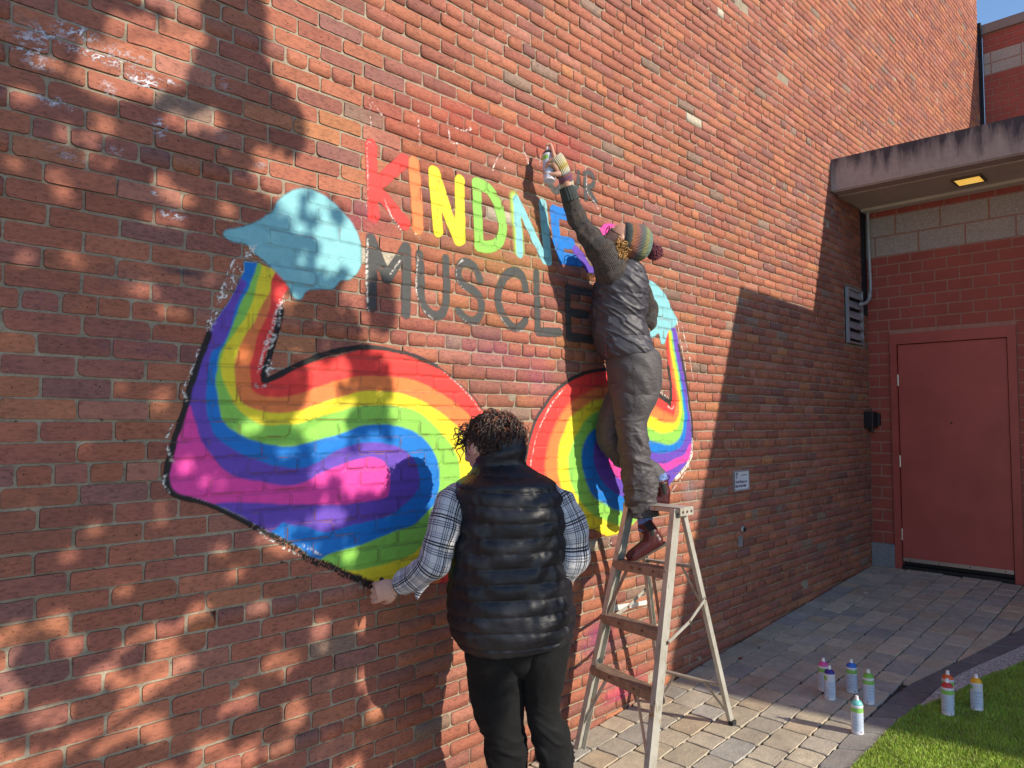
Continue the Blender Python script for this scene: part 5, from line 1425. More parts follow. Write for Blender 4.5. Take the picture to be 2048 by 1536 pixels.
# vest
def quilt(P, Nn, th, v_):
    seam = np.abs(np.sin(math.pi * (v_ + 0.006 * np.sin(th * 2 + v_ * 9)) / 0.061))
    bul = 0.0085 * seam ** 0.6
    near = np.exp(-(seam / 0.35) ** 2)
    wr = fbm(np.stack([th * 9.0, v_ * 16, th * 0], 2), 3, 31) * 0.006 + 0.0045 * near * vn(np.stack([th * 26, v_ * 6, th * 0], 2), 33)
    fold = 0.006 * fbm(np.stack([P[..., 0] * 4, P[..., 1] * 4, P[..., 2] * 7], 2), 3, 35)
    diag = 0.004 * np.sin((P[..., 2] * 55 + np.sin(th * 3) * 3 + 2 * vn(P * 6, 44))) * np.clip(vn(P * 3, 45) + .3, 0, 1)
    return bul - 0.007 + wr + fold + diag
vr = [(960, 922, 1040, 918, .055, .02), (950, 934, 1052, 930, .08, .02), (938, 946, 1072, 943, .115, .015), (924, 956, 1094, 955, .145, .01), (910, 967, 1112, 968, .165), (904, 985, 1126, 992, .18), (914, 1020, 1134, 1025, .195), (912, 1060, 1136, 1062, .20),
      (905, 1100, 1134, 1100, .205), (899, 1140, 1133, 1135, .21), (893, 1180, 1142, 1170, .215), (895, 1218, 1149, 1204, .22), (899, 1250, 1151, 1236, .22), (912, 1280, 1148, 1258, .215), (934, 1297, 1143, 1270, .195), (945, 1296, 1134, 1268, .18)]
lobj("puffer_vest", loft(*prings(vr, T0), n=150, m=230, e=2.25, disp=quilt, cap=(True, False)), MNY, ps)
cr_rows = [(934, 948, 1066, 946, .10, -.01), (943, 940, 1053, 932, .088, .0), (947, 922, 1053, 912, .086), (954, 906, 1052, 893, .082), (964, 894, 1050, 877, .076), (972, 889, 1045, 872, .068), (976, 897, 1042, 880, .064)]
def colf(P, Nn, th, v_): return 0.004 * fbm(np.stack([th * 4, v_ * 40, th * 0], 2), 3, 41) + 0.004 * np.sin(v_ * 90)
cl_ = loft(*prings(cr_rows, 3.03), n=64, m=40, disp=colf, cap=(False, False)); lobj("collar", cl_, MNY, ps)
# side seam panel line
# sleeves
def slv(seed, amp=.008):
    def f(P, Nn, th, v_):
        return amp * fbm(np.stack([th * 1.6, v_ * 17, th * 0 + seed], 2), 3, seed) + amp * .7 * np.sin(v_ * 58 + 2.2 * np.sin(th + seed) + 3 * vn(P * 5, seed)) * np.clip(.4 + vn(P * 7, seed + 3), 0, 1)
    return f
lp = [dep(926, 985, 3.0), dep(905, 1002, 2.96), dep(892, 1038, 2.92), dep(880, 1082, 2.90), dep(868, 1122, 2.89), dep(842, 1146, 2.92), dep(815, 1162, 2.97), dep(803, 1168, 2.985)]
lobj("sleeve", tube(lp, [.045, .066, .066, .064, .066, .058, .052, .048], 56, 130, cr, .95, slv(51, .010), (True, False)), MPD, ps)
# torn flap hanging under the forearm
fl = [dep(845, 1165, 2.92), dep(836, 1185, 2.92), dep(834, 1198, 2.92)]
lobj("torn_hem", tube(fl, [.028, .014, .003], 20, 14, cr, .35, slv(55, .004)), MPD, ps)
lobj("cuff", tube([dep(826, 1160, 2.955), dep(805, 1168, 2.985), dep(796, 1172, 2.992)], [.040, .040, .037], 32, 14, cr, 1.0, None, (False, False)), MGC, ps)
rp = [dep(1096, 985, 3.0), dep(1118, 1008, 2.98), dep(1136, 1045, 2.97), dep(1144, 1085, 2.97), dep(1140, 1122, 2.98), dep(1118, 1148, 3.04), dep(1095, 1162, 3.12), dep(1080, 1172, 3.17)]
lobj("sleeve", tube(rp, [.05, .064, .070, .072, .070, .060, .052, .046], 56, 130, cr, .95, slv(61, .010), (True, False)), MPD, ps)
# jeans
def crease(P, seed, q=(7, 7, 17), sharp=2.6):
    wv = P * np.array(q) + 1.3 * np.stack([vn(P * 5, seed + 1), vn(P * 5, seed + 2), vn(P * 7, seed + 3)], -1)
    n_ = vn(wv, seed + 4) * .75 + .25 * vn(wv * 2.1, seed + 5)
    return np.clip(1 - np.abs(n_) * sharp, 0, 1) ** 1.3
def jn(seed):
    def f(P, Nn, th, v_):
        kz = np.exp(-((P[..., 2] - 0.14) / 0.09) ** 2)
        return .005 * fbm(P * np.array((6, 6, 10)), 3, seed) + (.011 * kz + .0035) * crease(P, seed)
    return f
hipr = [(930, 1262, 1144, 1250, .165), (934, 1283, 1139, 1270, .16), (972, 1303, 1108, 1296, .142), (1000, 1323, 1086, 1320, .125), (1022, 1344, 1068, 1343, .085)]
lobj("jeans_seat", loft(*prings(hipr, T0), n=80, m=50, e=2.3, disp=jn(71)), MJN, ps)
ll = [(930, 1276, 1046, 1280, .135), (930, 1305, 1054, 1305, .14), (933, 1328, 1053, 1330, .13), (935, 1352, 1050, 1352, .115), (942, 1400, 1048, 1398, .10), (954, 1445, 1047, 1442, .088), (971, 1477, 1049, 1474, .082), (976, 1536, 1054, 1536, .078), (983, 1620, 1050, 1620, .07), (986, 1690, 1046, 1690, .066)]
rl = [(1036, 1272, 1143, 1262, .135, -.01), (1036, 1300, 1140, 1290, .14, -.01), (1040, 1325, 1136, 1315, .13, -.01), (1044, 1352, 1131, 1350, .11, -.01), (1049, 1398, 1120, 1392, .095), (1054, 1440, 1120, 1432, .085), (1062, 1466, 1138, 1462, .082), (1083, 1536, 1146, 1536, .075), (1090, 1620, 1148, 1620, .068), (1094, 1690, 1144, 1690, .064)]
def bury(rows_, t0, sd):
    C, X, Y, a, b = prings(rows_, t0); return loft(C, X, Y, a, b, n=64, m=150, e=2.2, disp=jn(sd))
lobj("jeans_leg", bury(ll, T0, 73), MJN, ps); lobj("jeans_leg", bury(rl, T0, 77), MJN, ps)
# back pocket stitched on
pk = [dep(1068, 1290, 2.815), dep(1118, 1283, 2.825), dep(1121, 1316, 2.83), dep(1098, 1324, 2.822), dep(1072, 1322, 2.815)]
for q, (xx_, yy2) in enumerate(((1017, 1712), (1120, 1712))):
    fp = dep(xx_, yy2, 3.0); fp[2] = G(fp[0]) + .04
    lobj("shoe", join([tube([fp - VD * .06, fp + VD * .02, fp + VD * .13 - cr * .02, fp + VD * .19 - cr * .03 + UP * -.008], [.045, .05, .046, .032], 24, 24, cr, .8), tube([fp + UP * .09, fp + UP * .01], [.045, .048], 20, 8, cr)]), MBL, ps)
# curly hair: a cap that hugs the skull and several hundred curls over it
hcap = dep(990, 873, 3.065)
def hb(P, Nn, th, v_): return .010 * fbm(P * 45, 3, 81)
cv, cf, cuv = ball(hcap, (.102, .100, .086), 60, 44, [cr, VD, UP])
Nn = (cv - hcap); Nn /= np.linalg.norm(Nn, axis=1)[:, None]
cv = cv + Nn * (.014 * fbm(cv * 40, 3, 83))[:, None]
ear_side = cv - hcap
low = (ear_side @ UP) < -.035
front = (ear_side @ (fdir / np.linalg.norm(fdir))) > 0.02
cv = np.where((low & front)[:, None], hcap + (cv - hcap) * .72, cv)
lobj("hair_base", (cv, cf, cuv), MHB, ps)
anc = []; anc2 = []
rs_ = np.random.RandomState(3)
fu = fdir / np.linalg.norm(fdir)
while len(anc) < 1500:
    q = rs_.normal(0, 1, 3); q /= np.linalg.norm(q)
    if q[2] < -.55: continue
    if q @ fu > 0.45 and q[2] < .15: continue
    lump = 1.04 + .13 * float(vn(np.array([[q[0] * 2.6, q[1] * 2.6, q[2] * 2.6]]), 7)[0])
    p = hcap + (cr * (q @ cr) * .102 + VD * (q @ VD) * .098 + UP * q[2] * .086) * lump
    anc.append((p - q * rs_.uniform(0, .012), q))
    if q @ cr > .1 and rs_.rand() < .35 or rs_.rand() < .08: anc2.append((p + q * .006, q))
curls("hair", anc, MHB, ps, (.0018, .0044), 5, (.032, .068), .3, .0078, True)
curls("hair_highlights", anc2[:150], MHC, ps, (.0014, .0030), 6, (.03, .06), .3, .007, True)["kind"] = "stuff"
anc3 = [(dep(930 + rs_.uniform(-8, 16), 868 + rs_.uniform(-18, 24), 3.03), -cr + UP * .2) for _ in range(46)]
curls("loose_curls", anc3, MHB, ps, (.0014, .0028), 8, (.03, .06), .5, .012)

# ---- painter on the ladder
T1 = 4.12
pp = empty("person", (3.35, -.42, stz[0]), "person in striped bobble hat and quilted vest standing on the ladder with one arm raised", "person")
hc2 = dep(1245, 482, 4.03)
fd = -cr * .86 + UP * .50 + VD * .28
up2 = cr * .45 + UP * .85 - VD * .1
hp2, HP2, HAX2 = head(hc2, fd, up2, 0.98)
b2 = list(hp2)
b2.append(tube([hc2 + (-.06) * HAX2[2], dep(1240, 522, 4.07), dep(1242, 545, 4.1)], [.052, .055, .07], 18, 12, cr))
b2.append(tube([dep(1242, 545, 4.12), dep(1240, 610, 4.12), dep(1245, 680, 4.12), dep(1268, 760, 4.12)], [.08, .10, .09, .09], 24, 20, VD, .9))
hnd = dep(1106, 322, 3.875)
b2.append(tube([dep(1228, 545, 4.0), dep(1190, 490, 3.97), dep(1150, 425, 3.93), dep(1134, 368, 3.90), dep(1126, 344, 3.868)], [.050, .044, .036, .030, .027], 16, 24, cr))
hf = dep(1100, 312, 3.875) - dep(1130, 365, 3.90); hf /= np.linalg.norm(hf)
hs_ = np.cross(hf, VD); hs_ /= np.linalg.norm(hs_)
can_ax = np.array([0.03, 0.05, 1.0]); can_ax = (dep(1095, 296, 3.91) - dep(1099, 364, 3.87)); can_ax /= np.linalg.norm(can_ax)
can_base = dep(1099, 363, 3.868)
pw_ = dep(1127, 345, 3.865); pf_ = dep(1104, 311, 3.835) - pw_
b2 += hand(pw_, pf_, VD * .25 + can_ax * .9 + cr * .5, -cr * .75 + VD * .55 - UP * .35, 0.95, (0.75, 1.05, 0.8), 1, 0, .85)
# index finger over the nozzle
tipn = can_base + can_ax * .203
b2.append(tube([dep(1110, 322, 3.85), dep(1107, 308, 3.86), tipn + cr * .016 + UP * .012, tipn + UP * .010, tipn - cr * .006 + UP * .003], [.012, .0105, .010, .0088, .0072], 12, 20, VD))
b2.append(tube([dep(1275, 560, 4.25), dep(1297, 620, 4.28), dep(1290, 655, 4.25), dep(1250, 650, 4.30)], [.05, .042, .04, .03], 16, 20, cr))
b2 += hand(dep(1236, 648, 4.32), -cr, UP, VD, .9, (0.5, .8, .6), 1)
b2.append(tube([dep(1268, 800, 4.08), dep(1275, 900, 4.07), dep(1285, 990, 4.05), dep(1292, 1050, 4.04), dep(1292, 1075, 4.04)], [.05, .036, .034, .034, .034], 16, 24, cr))
b2.append(tube([dep(1250, 800, 4.22), dep(1218, 868, 4.22), dep(1275, 930, 4.25), dep(1318, 965, 4.25), dep(1328, 990, 4.25)], [.06, .045, .036, .034, .034], 16, 24, cr))
blobmesh("body", b2, 0.0038, MSK2, pp, 3)
spray_can(can_base, (0.03, 0.03, 0.03), "white spray can held upright in the raised gloved hand", 2.0, "spray cans standing on the ground", False, can_ax)
bpy.data.objects[[o.name for o in bpy.data.objects if o.get("label", "").startswith("white spray can held")][0]].pop("group")
# raised sleeve
def kn_(seed, amp=.009):
    def f(P, Nn, th, v_): return amp * fbm(np.stack([th * 1.5, v_ * 14, th * 0 + seed], 2), 3, seed) + amp * .8 * np.sin(v_ * 44 + 2 * np.sin(th) + 3 * vn(P * 5, seed)) * np.clip(.3 + vn(P * 6, seed + 3), 0, 1)
    return f
ap = [dep(1232, 566, 4.02), dep(1222, 540, 4.0), dep(1203, 506, 3.97), dep(1181, 478, 3.955), dep(1160, 447, 3.94), dep(1146, 416, 3.93), dep(1137, 388, 3.915)]
lobj("sleeve", tube(ap, [.070, .088, .078, .062, .052, .047, .043], 56, 130, cr, .92, kn_(91), (True, False)), MKN, pp)
def ribf(P, Nn, th, v_): return .0030 * np.abs(np.sin(th * 9)) - .001
lobj("sleeve_cuff", tube([dep(1142, 402, 3.92), dep(1137, 386, 3.915), dep(1133, 374, 3.91)], [.045, .043, .040], 72, 16, cr, 1, ribf, (False, False)), MCF, pp)
lobj("mitt", tube([dep(1136, 376, 3.908), dep(1133, 364, 3.90), dep(1128, 348, 3.875), dep(1121, 332, 3.86), dep(1114, 321, 3.85), dep(1109, 314, 3.845)], [.035, .037, .037, .041, .043, .038], 40, 40, cr, .85, kn_(95, .002), (False, False)), MMT, pp)
ep = [dep(1268, 560, 4.24), dep(1285, 585, 4.26), dep(1296, 618, 4.27), dep(1297, 645, 4.25), dep(1278, 655, 4.26)]
lobj("sleeve", tube(ep, [.06, .055, .052, .048, .040], 48, 80, cr, .95, kn_(97)), MKN, pp)
# vest
def quilt2(P, Nn, th, v_):
    panel = 0.010 * np.abs(np.sin(math.pi * v_ / 0.115)) ** 0.5
    D_ = np.stack([P @ (cr * .55 + UP * .83) * 46, P @ (cr * .83 - UP * .55) * 12, P @ VD * 16], -1)
    D2_ = np.stack([P @ (cr * .35 + UP * .93) * 80, P @ (cr * .93 - UP * .35) * 22, P @ VD * 25], -1)
    g_ = .0095 * np.clip(1 - np.abs(vn(D_, 101)) * 2.4, 0, 1) ** 1.2
    g2 = .0018 * np.clip(1 - np.abs(vn(D2_, 105)) * 2.2, 0, 1) - .004
    return panel - .004 + g_ + g2 + .004 * fbm(P * 8, 3, 107)
v2 = [(1222, 524, 1258, 512, .07, -.02), (1208, 536, 1272, 524, .12), (1198, 550, 1283, 538, .155), (1190, 568, 1292, 560, .175), (1186, 592, 1295, 587, .175), (1184, 620, 1291, 617, .165), (1186, 650, 1289, 645, .16), (1190, 680, 1298, 674, .165), (1198, 702, 1305, 694, .17), (1208, 718, 1311, 706, .172), (1212, 718, 1308, 706, .165)]
lobj("quilted_vest", loft(*prings(v2, T1), n=150, m=180, e=2.2, disp=quilt2, cap=(True, False)), MNG, pp)
lobj("vest_collar", loft(*prings([(1224, 530, 1268, 520, .075), (1230, 516, 1268, 508, .07), (1234, 508, 1265, 502, .062)], 4.09), n=48, m=16, disp=kn_(111, .004), cap=(False, False)), MNG, pp)
# armhole sweater bulge
lobj("shoulder", tube([dep(1212, 525, 3.985), dep(1226, 548, 3.985), dep(1236, 566, 4.0)], [.055, .080, .048], 44, 40, cr, .85, kn_(113, .004)), MKN, pp)
# trousers
def tr_(seed, k=1.0):
    def f(P, Nn, th, v_):
        amt = np.clip((1.66 - P[..., 2]) * 2.2, 0.15, 1.0)
        low = np.clip((1.12 - P[..., 2]) * 5, 0, 1)
        return k * ((.020 + .006 * low) * amt * (crease(P, seed, (9, 9, 17), 2.0) - .35) + .006 * amt * crease(P, seed + 9, (17, 17, 30), 2.2) + .005 * fbm(P * np.array((10, 10, 16)), 3, seed + 4))
    return f
hp_ = [(1211, 706, 1306, 698, .155), (1212, 722, 1318, 708, .165), (1214, 745, 1322, 738, .175), (1217, 770, 1322, 766, .175), (1222, 795, 1316, 792, .16), (1228, 815, 1300, 815, .12)]
def hipd(P, Nn, th, v_): return .005 * fbm(P * 9, 3, 121) + .003 * np.sin(P[..., 2] * 60 + P[..., 0] * 70 + 3 * vn(P * 6, 122))
lobj("trouser_seat", loft(*prings(hp_, T1), n=80, m=60, e=2.15, disp=hipd), MPT2, pp)
nl = [(1219, 768, 1322, 770, .10, -.05), (1225, 800, 1314, 800, .10, -.06), (1231, 840, 1297, 838, .088, -.06), (1237, 880, 1295, 880, .082, -.06), (1241, 915, 1300, 913, .08, -.06), (1246, 950, 1308, 947, .08, -.07), (1251, 985, 1313, 980, .078, -.07), (1256, 1008, 1314, 1004, .075, -.07), (1261, 1026, 1313, 1020, .066, -.07), (1266, 1036, 1311, 1031, .056, -.07)]
C_, X_, Y_, a_, b_ = prings(nl, T1)
lobj("trouser_leg", loft(C_, X_, Y_, a_, b_, n=96, m=230, e=2.1, disp=tr_(131), cap=(True, False)), MPT2, pp)
fl_ = [dep(1252, 790, 4.22), dep(1232, 830, 4.22), dep(1222, 868, 4.22), dep(1238, 900, 4.23), dep(1270, 925, 4.24), (dep(1304, 948, 4.25)), dep(1316, 958, 4.25)]
lobj("trouser_leg", tube(fl_, [.11, .095, .085, .078, .072, .064, .056], 64, 150, cr, 1.0, tr_(141, .7), (True, False)), MPT2, pp)
# pocket snap and seam
MB().cyl(dep(1268, 739, 3.945), dep(1268, 739, 3.955), .007, n=12).build("pocket_snap", MBL, pp)
lobj("side_seam", tube([dep(1264, 712, 3.942), dep(1266, 745, 3.936), dep(1269, 790, 3.945), dep(1271, 822, 3.955)], [.0016] * 4, 6, 20, cr), MBL, pp)
lobj("zip_edge", tube([dep(1203, 632, 4.00), dep(1208, 662, 4.0), dep(1212, 690, 4.0), dep(1213, 712, 4.0)], [.003] * 4, 8, 20, cr), simple("maroon_zip", (0.14, 0.02, 0.04), 0.5), pp)
# socks and boots
def boot(an, he, to, t_, side, nm="boot", lift=0.0):
    A, H, T = dep(*an, t_), dep(*he, t_), dep(*to, t_)
    d = T - H; d /= np.linalg.norm(d); u_ = A - (H + T) / 2; u_ -= d * (u_ @ d); u_ /= np.linalg.norm(u_)
    B = A + (H - A) * .35 + (T - A) * .06
    L = np.linalg.norm(T - H)
    parts = [tube([A + (A - B) / np.linalg.norm(A - B) * .008, A * .5 + B * .5, B, H + d * L * .30 + u_ * .045], [.042, .043, .044, .044], 24, 20, d, .88),
             tube([H + u_ * .038 + d * .012, H + d * L * .3 + u_ * .044, H + d * L * .58 + u_ * .036, H + d * L * .82 + u_ * .028, T + u_ * .026 - d * .012], [.034, .041, .040, .038, .026], 24, 30, u_, .95),
             ball(H + u_ * .040 + d * .030, .036, 18, 12), ball(H + u_ * .062 + d * .028, .034, 18, 12)]
    o = blobmesh(nm, parts, .0045, MBT, pp, 6)
    lat = np.cross(d, u_)
    s_ = loft([H + d * -.008 + u_ * .004, H + d * L * .25 + u_ * .003, H + d * L * .6 + u_ * .003, T - d * .02 + u_ * .004, T + d * .008 + u_ * .010],
              [lat] * 5, [u_] * 5, [.026, .033, .038, .036, .012], [.008, .008, .008, .009, .006], n=24, m=24, e=3)
    s_ob = lobj("sole", s_, MSL, pp)
    side_v = -VD if side > 0 else -VD
    g0 = A * .98 + A * .02
    lobj("elastic_panel", tube([A + side_v * .020 - d * .004, B + side_v * .022 - d * .002, H + d * L * .33 + u_ * .05 + side_v * .026], [.024, .021, .010], 20, 16, d, .85), MEL, pp)
    pl = A - d * .036 + (A - B) / np.linalg.norm(A - B) * .0
    q = (A - B) / np.linalg.norm(A - B)
    lobj("pull_loop", tube([A - d * .036, A - d * .046 + q * .018, A - d * .058 + q * .036, A - d * .050 + q * .044, A - d * .044 + q * .030, A - d * .036 + q * .01], [.0028] * 6, 8, 26, lat), MEL, pp)
    return A, B
boot((1289, 1046), (1330, 1088), (1256, 1130), 4.02, 1)
boot((1322, 966), (1338, 1014), (1290, 1014), 4.23, 1)
lobj("sock", tube([dep(1290, 1028, 4.04), dep(1290, 1046, 4.035), dep(1290, 1062, 4.03)], [.045, .042, .040], 28, 12, cr, 1, kn_(151, .004)), MLC, pp)
lobj("sock", tube([dep(1317, 950, 4.24), dep(1321, 962, 4.235)], [.044, .044], 28, 10, cr, 1, kn_(153, .004)), MLC, pp)
# hat, pompom, hair, glasses
br = dep(1247, 479, 4.03); tp_ = dep(1300, 492, 4.06)
axh = tp_ - br; Lh = np.linalg.norm(axh); axh /= Lh
hx_ = np.cross(axh, VD); hx_ /= np.linalg.norm(hx_); hy_ = np.cross(axh, hx_)
def hatd(P, Nn, th, v_): return .0022 * np.abs(np.sin(th * 24)) + .003 * fbm(P * 30, 2, 161)
fr_ = [(-.04, .079, .072), (0.0, .086, .080), (.14, .094, .088), (.35, .103, .095), (.6, .101, .093), (.8, .088, .08), (.95, .060, .056), (1.02, .026, .024)]
lobj("knit_hat", loft([br + axh * Lh * f for f, _, _ in fr_], [hx_] * 8, [hy_] * 8, [q for _, q, _ in fr_], [q for _, _, q in fr_], n=120, m=70, disp=hatd), MHT, pp)
lobj("hat_brim", loft([br + axh * Lh * f for f in (-.10, -.04, .06, .10)], [hx_] * 4, [hy_] * 4, [.084, .092, .096, .093], [.078, .086, .09, .087], n=120, m=16, disp=hatd), MCF, pp)
pc = dep(1309, 503, 4.06)
anc = []
for _ in range(420):
    q = rs_.normal(0, 1, 3); q /= np.linalg.norm(q); anc.append((pc + q * .022, q))
pv, pf, pu = ball(pc, (.036, .036, .046), 30, 20); lobj("pompom_core", (pv + (pv - pc) * (.12 * vn(pv * 90, 171))[:, None], pf, pu), MPO, pp)
curls("pompom", anc, MPO, pp, (.0016, .0026), 12, (.022, .034), .12, .003)
anc = [(dep(1240 + rs_.uniform(-6, 14), 492 + rs_.uniform(-14, 20), 3.955 + rs_.uniform(-.01, .04)), -VD - cr * .3) for _ in range(120)]
curls("hair", anc, MHG, pp, (.0018, .0034), 14, (.02, .045), .5, .009)
anc = [(dep(1185 + rs_.uniform(-4, 6), 548 + rs_.uniform(-3, 5), 4.0), -cr) for _ in range(14)]
curls("hair_tip", anc, MHG, pp, (.0016, .0026), 15, (.015, .03), .4, .007)
m = MB()
for k in (-1, 1):
    cg_ = HP2(.098, .034 * k, .014)
    ringp = [cg_ + (HAX2[1] * math.cos(a) * .027 + HAX2[2] * math.sin(a) * .021) * .98 for a in np.linspace(0, 2 * math.pi, 20)]
    for a, b in zip(ringp[:-1], ringp[1:]): m.cyl(a, b, .0026, n=6)
    m.cyl(HP2(.094, .060 * k, .018), HP2(.0, .080 * k, .008), .0024, n=6)
m.cyl(HP2(.100, -.010, .018), HP2(.100, .010, .018), .0024, n=6)
m.build("glasses", MGB2, pp)

# ---------------------------------------------------------------- tree behind the viewer whose leaves dapple the wall
MBA = simple("tree_bark", (0.10, 0.075, 0.055), 0.95, 0.3, 15, 0.6, 40)
MLF = simple("tree_leaf", (0.07, 0.085, 0.025), 0.6, 0.35, 8, 0.0)
tree = empty("street_tree", (0.7, -5.2, G(0.7)), "leafy tree standing behind the viewer, its leaves dappling the left of the wall", "tree")
tx, ty = 0.7, -5.2
lobj("trunk", tube([(tx, ty, G(tx) - .1), (tx + .05, ty, 1.0), (tx - .05, ty + .05, 2.4), (tx - .1, ty + .1, 3.8), (tx, ty, 5.6)], [.17, .14, .12, .09, .04], 18, 40, (1, 0, 0)), MBA, tree)
rt = np.random.RandomState(21)
def shade(X, Z):
    """how densely the crown covers the sun as seen from wall point X, Z"""
    px_ = np.array([X, 0.0, Z]) - CO; dd = px_ @ fw
    x_ = 1024 + F_PX * (px_ @ cr) / dd; y_ = 768 - F_PX * (px_ @ cu) / dd
    return x_, y_
blobs = []      # centre x, y in image terms of the wall, radii (px), density
SH = [(30, 60, 120, 110, .8), (215, 30, 150, 50, .9), (470, 40, 60, 110, 1.0), (470, 190, 85, 110, 1.0), (560, 250, 50, 60, .8), (290, 260, 120, 60, .75), (100, 330, 140, 90, .85), (420, 330, 90, 70, .6), (60, 500, 130, 120, 1.1), (280, 470, 150, 100, 1.1), (490, 470, 100, 90, .8), (640, 430, 40, 50, .8),
      (620, 540, 70, 60, .9), (760, 610, 30, 60, 1.0), (150, 680, 220, 120, 1.4), (430, 650, 150, 110, 1.3), (650, 660, 70, 70, .9), (530, 770, 80, 90, .8), (300, 860, 240, 120, 1.3), (60, 880, 130, 160, 1.4), (730, 780, 50, 90, 1.0), (740, 880, 40, 90, .9), (520, 920, 100, 80, .9), (640, 1010, 100, 70, 1.0), (330, 1050, 200, 90, 1.2), (60, 1100, 130, 90, 1.0),
      (760, 1080, 110, 90, 1.3), (620, 1180, 160, 70, 1.3), (300, 1180, 170, 70, .8), (820, 1170, 90, 90, 1.1), (180, 1300, 130, 80, .7), (480, 1270, 110, 70, .7), (430, 1420, 130, 90, .8), (620, 1330, 100, 110, 1.0), (640, 1470, 110, 80, 1.0), (120, 1420, 110, 70, .7), (250, 1500, 120, 50, .6),
      (905, 1240, 40, 40, .9), (905, 1100, 30, 50, .5)]
LV = []; ancl = []
SH += [(380, 260, 60, 90, 1.0), (340, 330, 120, 70, 1.0), (400, 500, 110, 100, 1.0), (190, 420, 160, 90, 1.1), (80, 640, 130, 80, 1.2), (250, 640, 140, 80, 1.2), (160, 230, 110, 60, .8), (40, 200, 80, 80, 1.0), (500, 560, 70, 70, 1.0), (420, 620, 90, 80, 1.1), (90, 980, 150, 90, 1.2), (250, 960, 120, 90, 1.1),
       (470, 900, 110, 70, 1.0), (480, 780, 110, 60, .9), (180, 1130, 120, 60, 1.0), (450, 1150, 100, 60, 1.0), (20, 20, 60, 60, 1.0), (60, 1180, 110, 60, .8), (730, 1230, 60, 80, 1.0), (540, 1180, 100, 60, 1.0)]
for (x, y, rx, ry, dn) in SH:
    cnt = int(dn * rx * ry * 0.062)
    X_, Z_ = wallp(x, y)
    s1 = wallp(x + rx, y); s2 = wallp(x, y + ry)
    rX, rZ = abs(s1[0] - X_), abs(s2[1] - Z_)
    k0 = rt.uniform(1.75, 2.4)
    ancl.append(np.array([X_, 0, Z_]) + SUN * k0)
    for _ in range(cnt):
        a = rt.uniform(0, 6.28); q = rt.rand() ** .5
        P_ = np.array([X_ + math.cos(a) * q * rX, 0, Z_ + math.sin(a) * q * rZ]) + SUN * (k0 + min(.3, max(-.2, rt.normal(0, .12))))
        LV.append(P_)
# shade over the standing person's back
for (x, y, rx, ry, dn) in [(985, 960, 40, 34, 1.0), (1020, 1030, 26, 50, 1.1), (1075, 1080, 24, 50, 1.2), (1085, 1160, 40, 30, 1.2), (1030, 1140, 26, 26, .8), (1115, 1230, 30, 40, 1.1), (960, 1200, 30, 40, .7), (935, 1020, 22, 40, .8), (1010, 1265, 24, 18, .6), (1060, 1330, 40, 40, .7), (990, 1440, 40, 60, .6), (960, 860, 24, 30, .5)]:
    c = dep(x, y, 2.82); k0 = rt.uniform(1.7, 2.1); rX = rx / F_PX * 2.8; rZ = ry / F_PX * 2.8
    for _ in range(int(dn * rx * ry * .095)):
        a = rt.uniform(0, 6.28); q = rt.rand() ** .5
        LV.append(c + np.array([math.cos(a) * q * rX, 0, math.sin(a) * q * rZ]) + SUN * (k0 + rt.normal(0, .12)))
LV = np.array(LV)
# openings between the leaf clusters where the sun gets through
GAP = [(44, 508, 26, 24), (148, 518, 20, 20), (281, 580, 38, 18), (325, 627, 18, 20), (362, 630, 18, 18), (122, 393, 24, 18), (78, 432, 34, 12), (325, 440, 54, 14), (350, 396, 44, 14), (169, 900, 14, 16), (310, 807, 22, 18), (325, 780, 16, 12), (187, 1058, 22, 18), (135, 1112, 32, 16),
       (323, 1020, 14, 14), (315, 1046, 12, 12), (112, 1240, 30, 22), (39, 1258, 24, 20), (148, 1292, 24, 22), (294, 1266, 26, 18), (104, 1430, 46, 26), (198, 1355, 42, 26), (286, 1385, 44, 22), (182, 1480, 66, 26), (290, 1448, 44, 20), (360, 1331, 34, 20), (325, 1475, 26, 16), (39, 1417, 26, 30), (125, 268, 24, 20), (182, 279, 16, 16),
       (216, 250, 20, 22), (117, 357, 30, 18), (195, 323, 40, 16), (44, 193, 30, 20), (208, 190, 40, 12), (320, 362, 22, 14), (359, 247, 34, 22), (300, 90, 90, 60), (420, 240, 26, 24), (100, 130, 60, 16), (30, 330, 20, 14), (450, 420, 24, 12), (420, 560, 14, 14), (640, 410, 22, 22), (655, 470, 26, 20), (660, 520, 22, 22),
       (560, 590, 14, 18), (490, 715, 16, 20), (630, 735, 18, 14), (680, 740, 16, 26), (500, 855, 28, 18), (570, 905, 22, 12), (690, 810, 22, 16), (620, 840, 22, 12), (372, 930, 16, 18), (425, 965, 30, 16), (670, 920, 28, 18), (640, 955, 22, 14), (720, 950, 40, 40), (660, 1035, 40, 18), (575, 1060, 24, 12), (700, 1115, 18, 22), (745, 900, 26, 40),
       (470, 1150, 24, 14), (440, 1100, 16, 12), (520, 1215, 30, 14), (400, 1215, 22, 12), (560, 1330, 40, 18), (480, 1400, 36, 22), (590, 1430, 24, 30), (420, 1500, 40, 16), (560, 1500, 30, 20), (240, 1180, 26, 12), (60, 1010, 16, 12), (60, 780, 14, 8), (20, 680, 14, 8), (240, 770, 14, 10), (250, 1290, 20, 14), (640, 1260, 20, 26)]
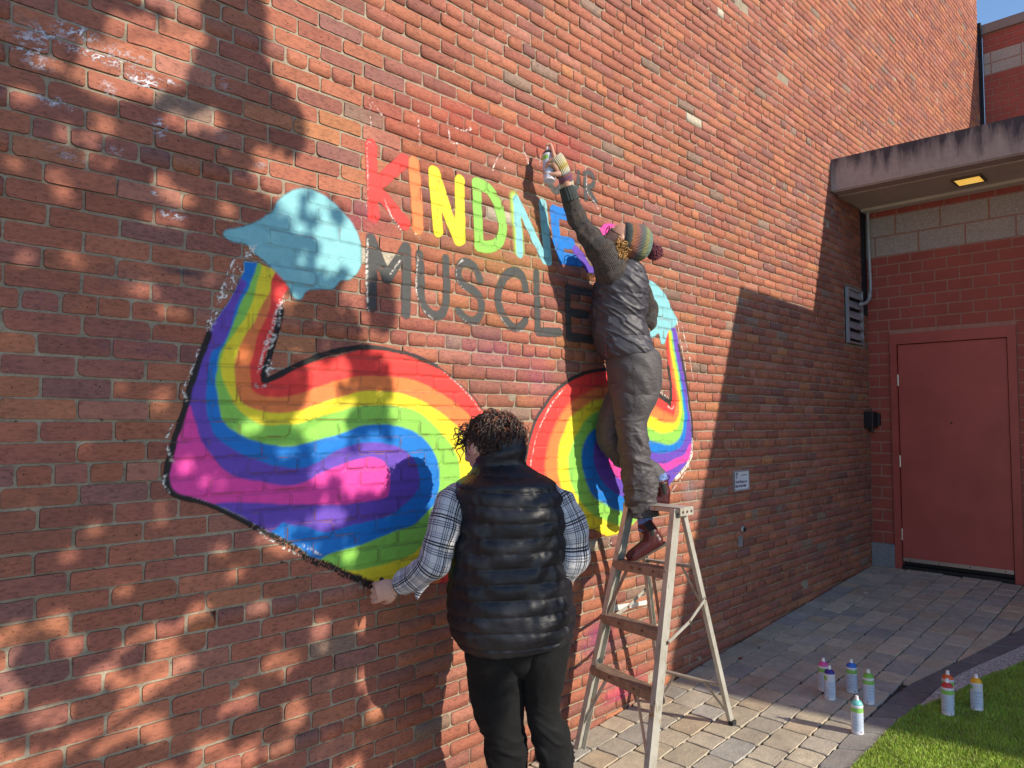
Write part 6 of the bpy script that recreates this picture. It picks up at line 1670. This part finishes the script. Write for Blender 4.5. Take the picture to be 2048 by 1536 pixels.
GAPP = [(1060, 982, 32, 13), (1045, 1030, 20, 20), (995, 1022, 20, 10), (1034, 1092, 22, 20), (978, 1112, 20, 22), (1104, 1094, 14, 16), (948, 1150, 20, 14), (985, 1232, 34, 12), (1050, 1212, 28, 13), (1112, 1240, 13, 18), (1010, 1268, 30, 10), (1120, 1190, 12, 12), (1000, 1330, 24, 16), (1110, 1320, 16, 24), (1100, 1020, 16, 16), (960, 1060, 14, 14)]
kk = -LV[:, 1] / 2.0
WX, WZ = LV[:, 0] - SUN[0] * kk, LV[:, 2] - kk
ok = np.ones(len(LV), bool)
for (x, y, rx, ry) in GAP:
    X_, Z_ = wallp(x, y); rX = abs(wallp(x + rx, y)[0] - X_) * .92 + .016; rZ = abs(wallp(x, y + ry)[1] - Z_) * .92 + .016
    ok &= ((WX - X_) / rX) ** 2 + ((WZ - Z_) / rZ) ** 2 > 1
for (x, y, rx, ry) in GAPP:
    c = dep(x, y, 2.80); q = -c[1] / 2; X_, Z_ = c[0] - SUN[0] * q, c[2] - q
    rX = rx / F_PX * 2.8 + .014; rZ = ry / F_PX * 2.8 + .014
    ok &= ((WX - X_) / rX) ** 2 + ((WZ - Z_) / rZ) ** 2 > 1
LV = LV[ok]
n = len(LV); nr = rt.normal(0, 1, (n, 3)) + SUNN * 1.1; nr /= np.linalg.norm(nr, axis=1)[:, None]
a = np.cross(nr, rt.normal(0, 1, (n, 3))); a /= np.linalg.norm(a, axis=1)[:, None]; b = np.cross(nr, a)
sz = rt.uniform(.028, .048, n)[:, None]
V = np.stack([LV - a * sz, LV + b * sz * .55 - a * sz * .2, LV + a * sz, LV - b * sz * .55 - a * sz * .1], 1).reshape(-1, 3)
link("crown", mesh("crown", V, np.arange(n * 4).reshape(-1, 4)), MLF, tree)["kind"] = "stuff"
br_ = []
for q in ancl:
    s0 = np.array([tx, ty, np.clip(q[2] - .8, 2.2, 5.4)])
    br_.append(tube([s0, s0 * .55 + q * .45 + np.array((0, 0, .15)), q], [.022, .012, .004], 7, 12, (0, 1, 0.2)))
lobj("limbs", join(br_), MBA, tree)["kind"] = "stuff"
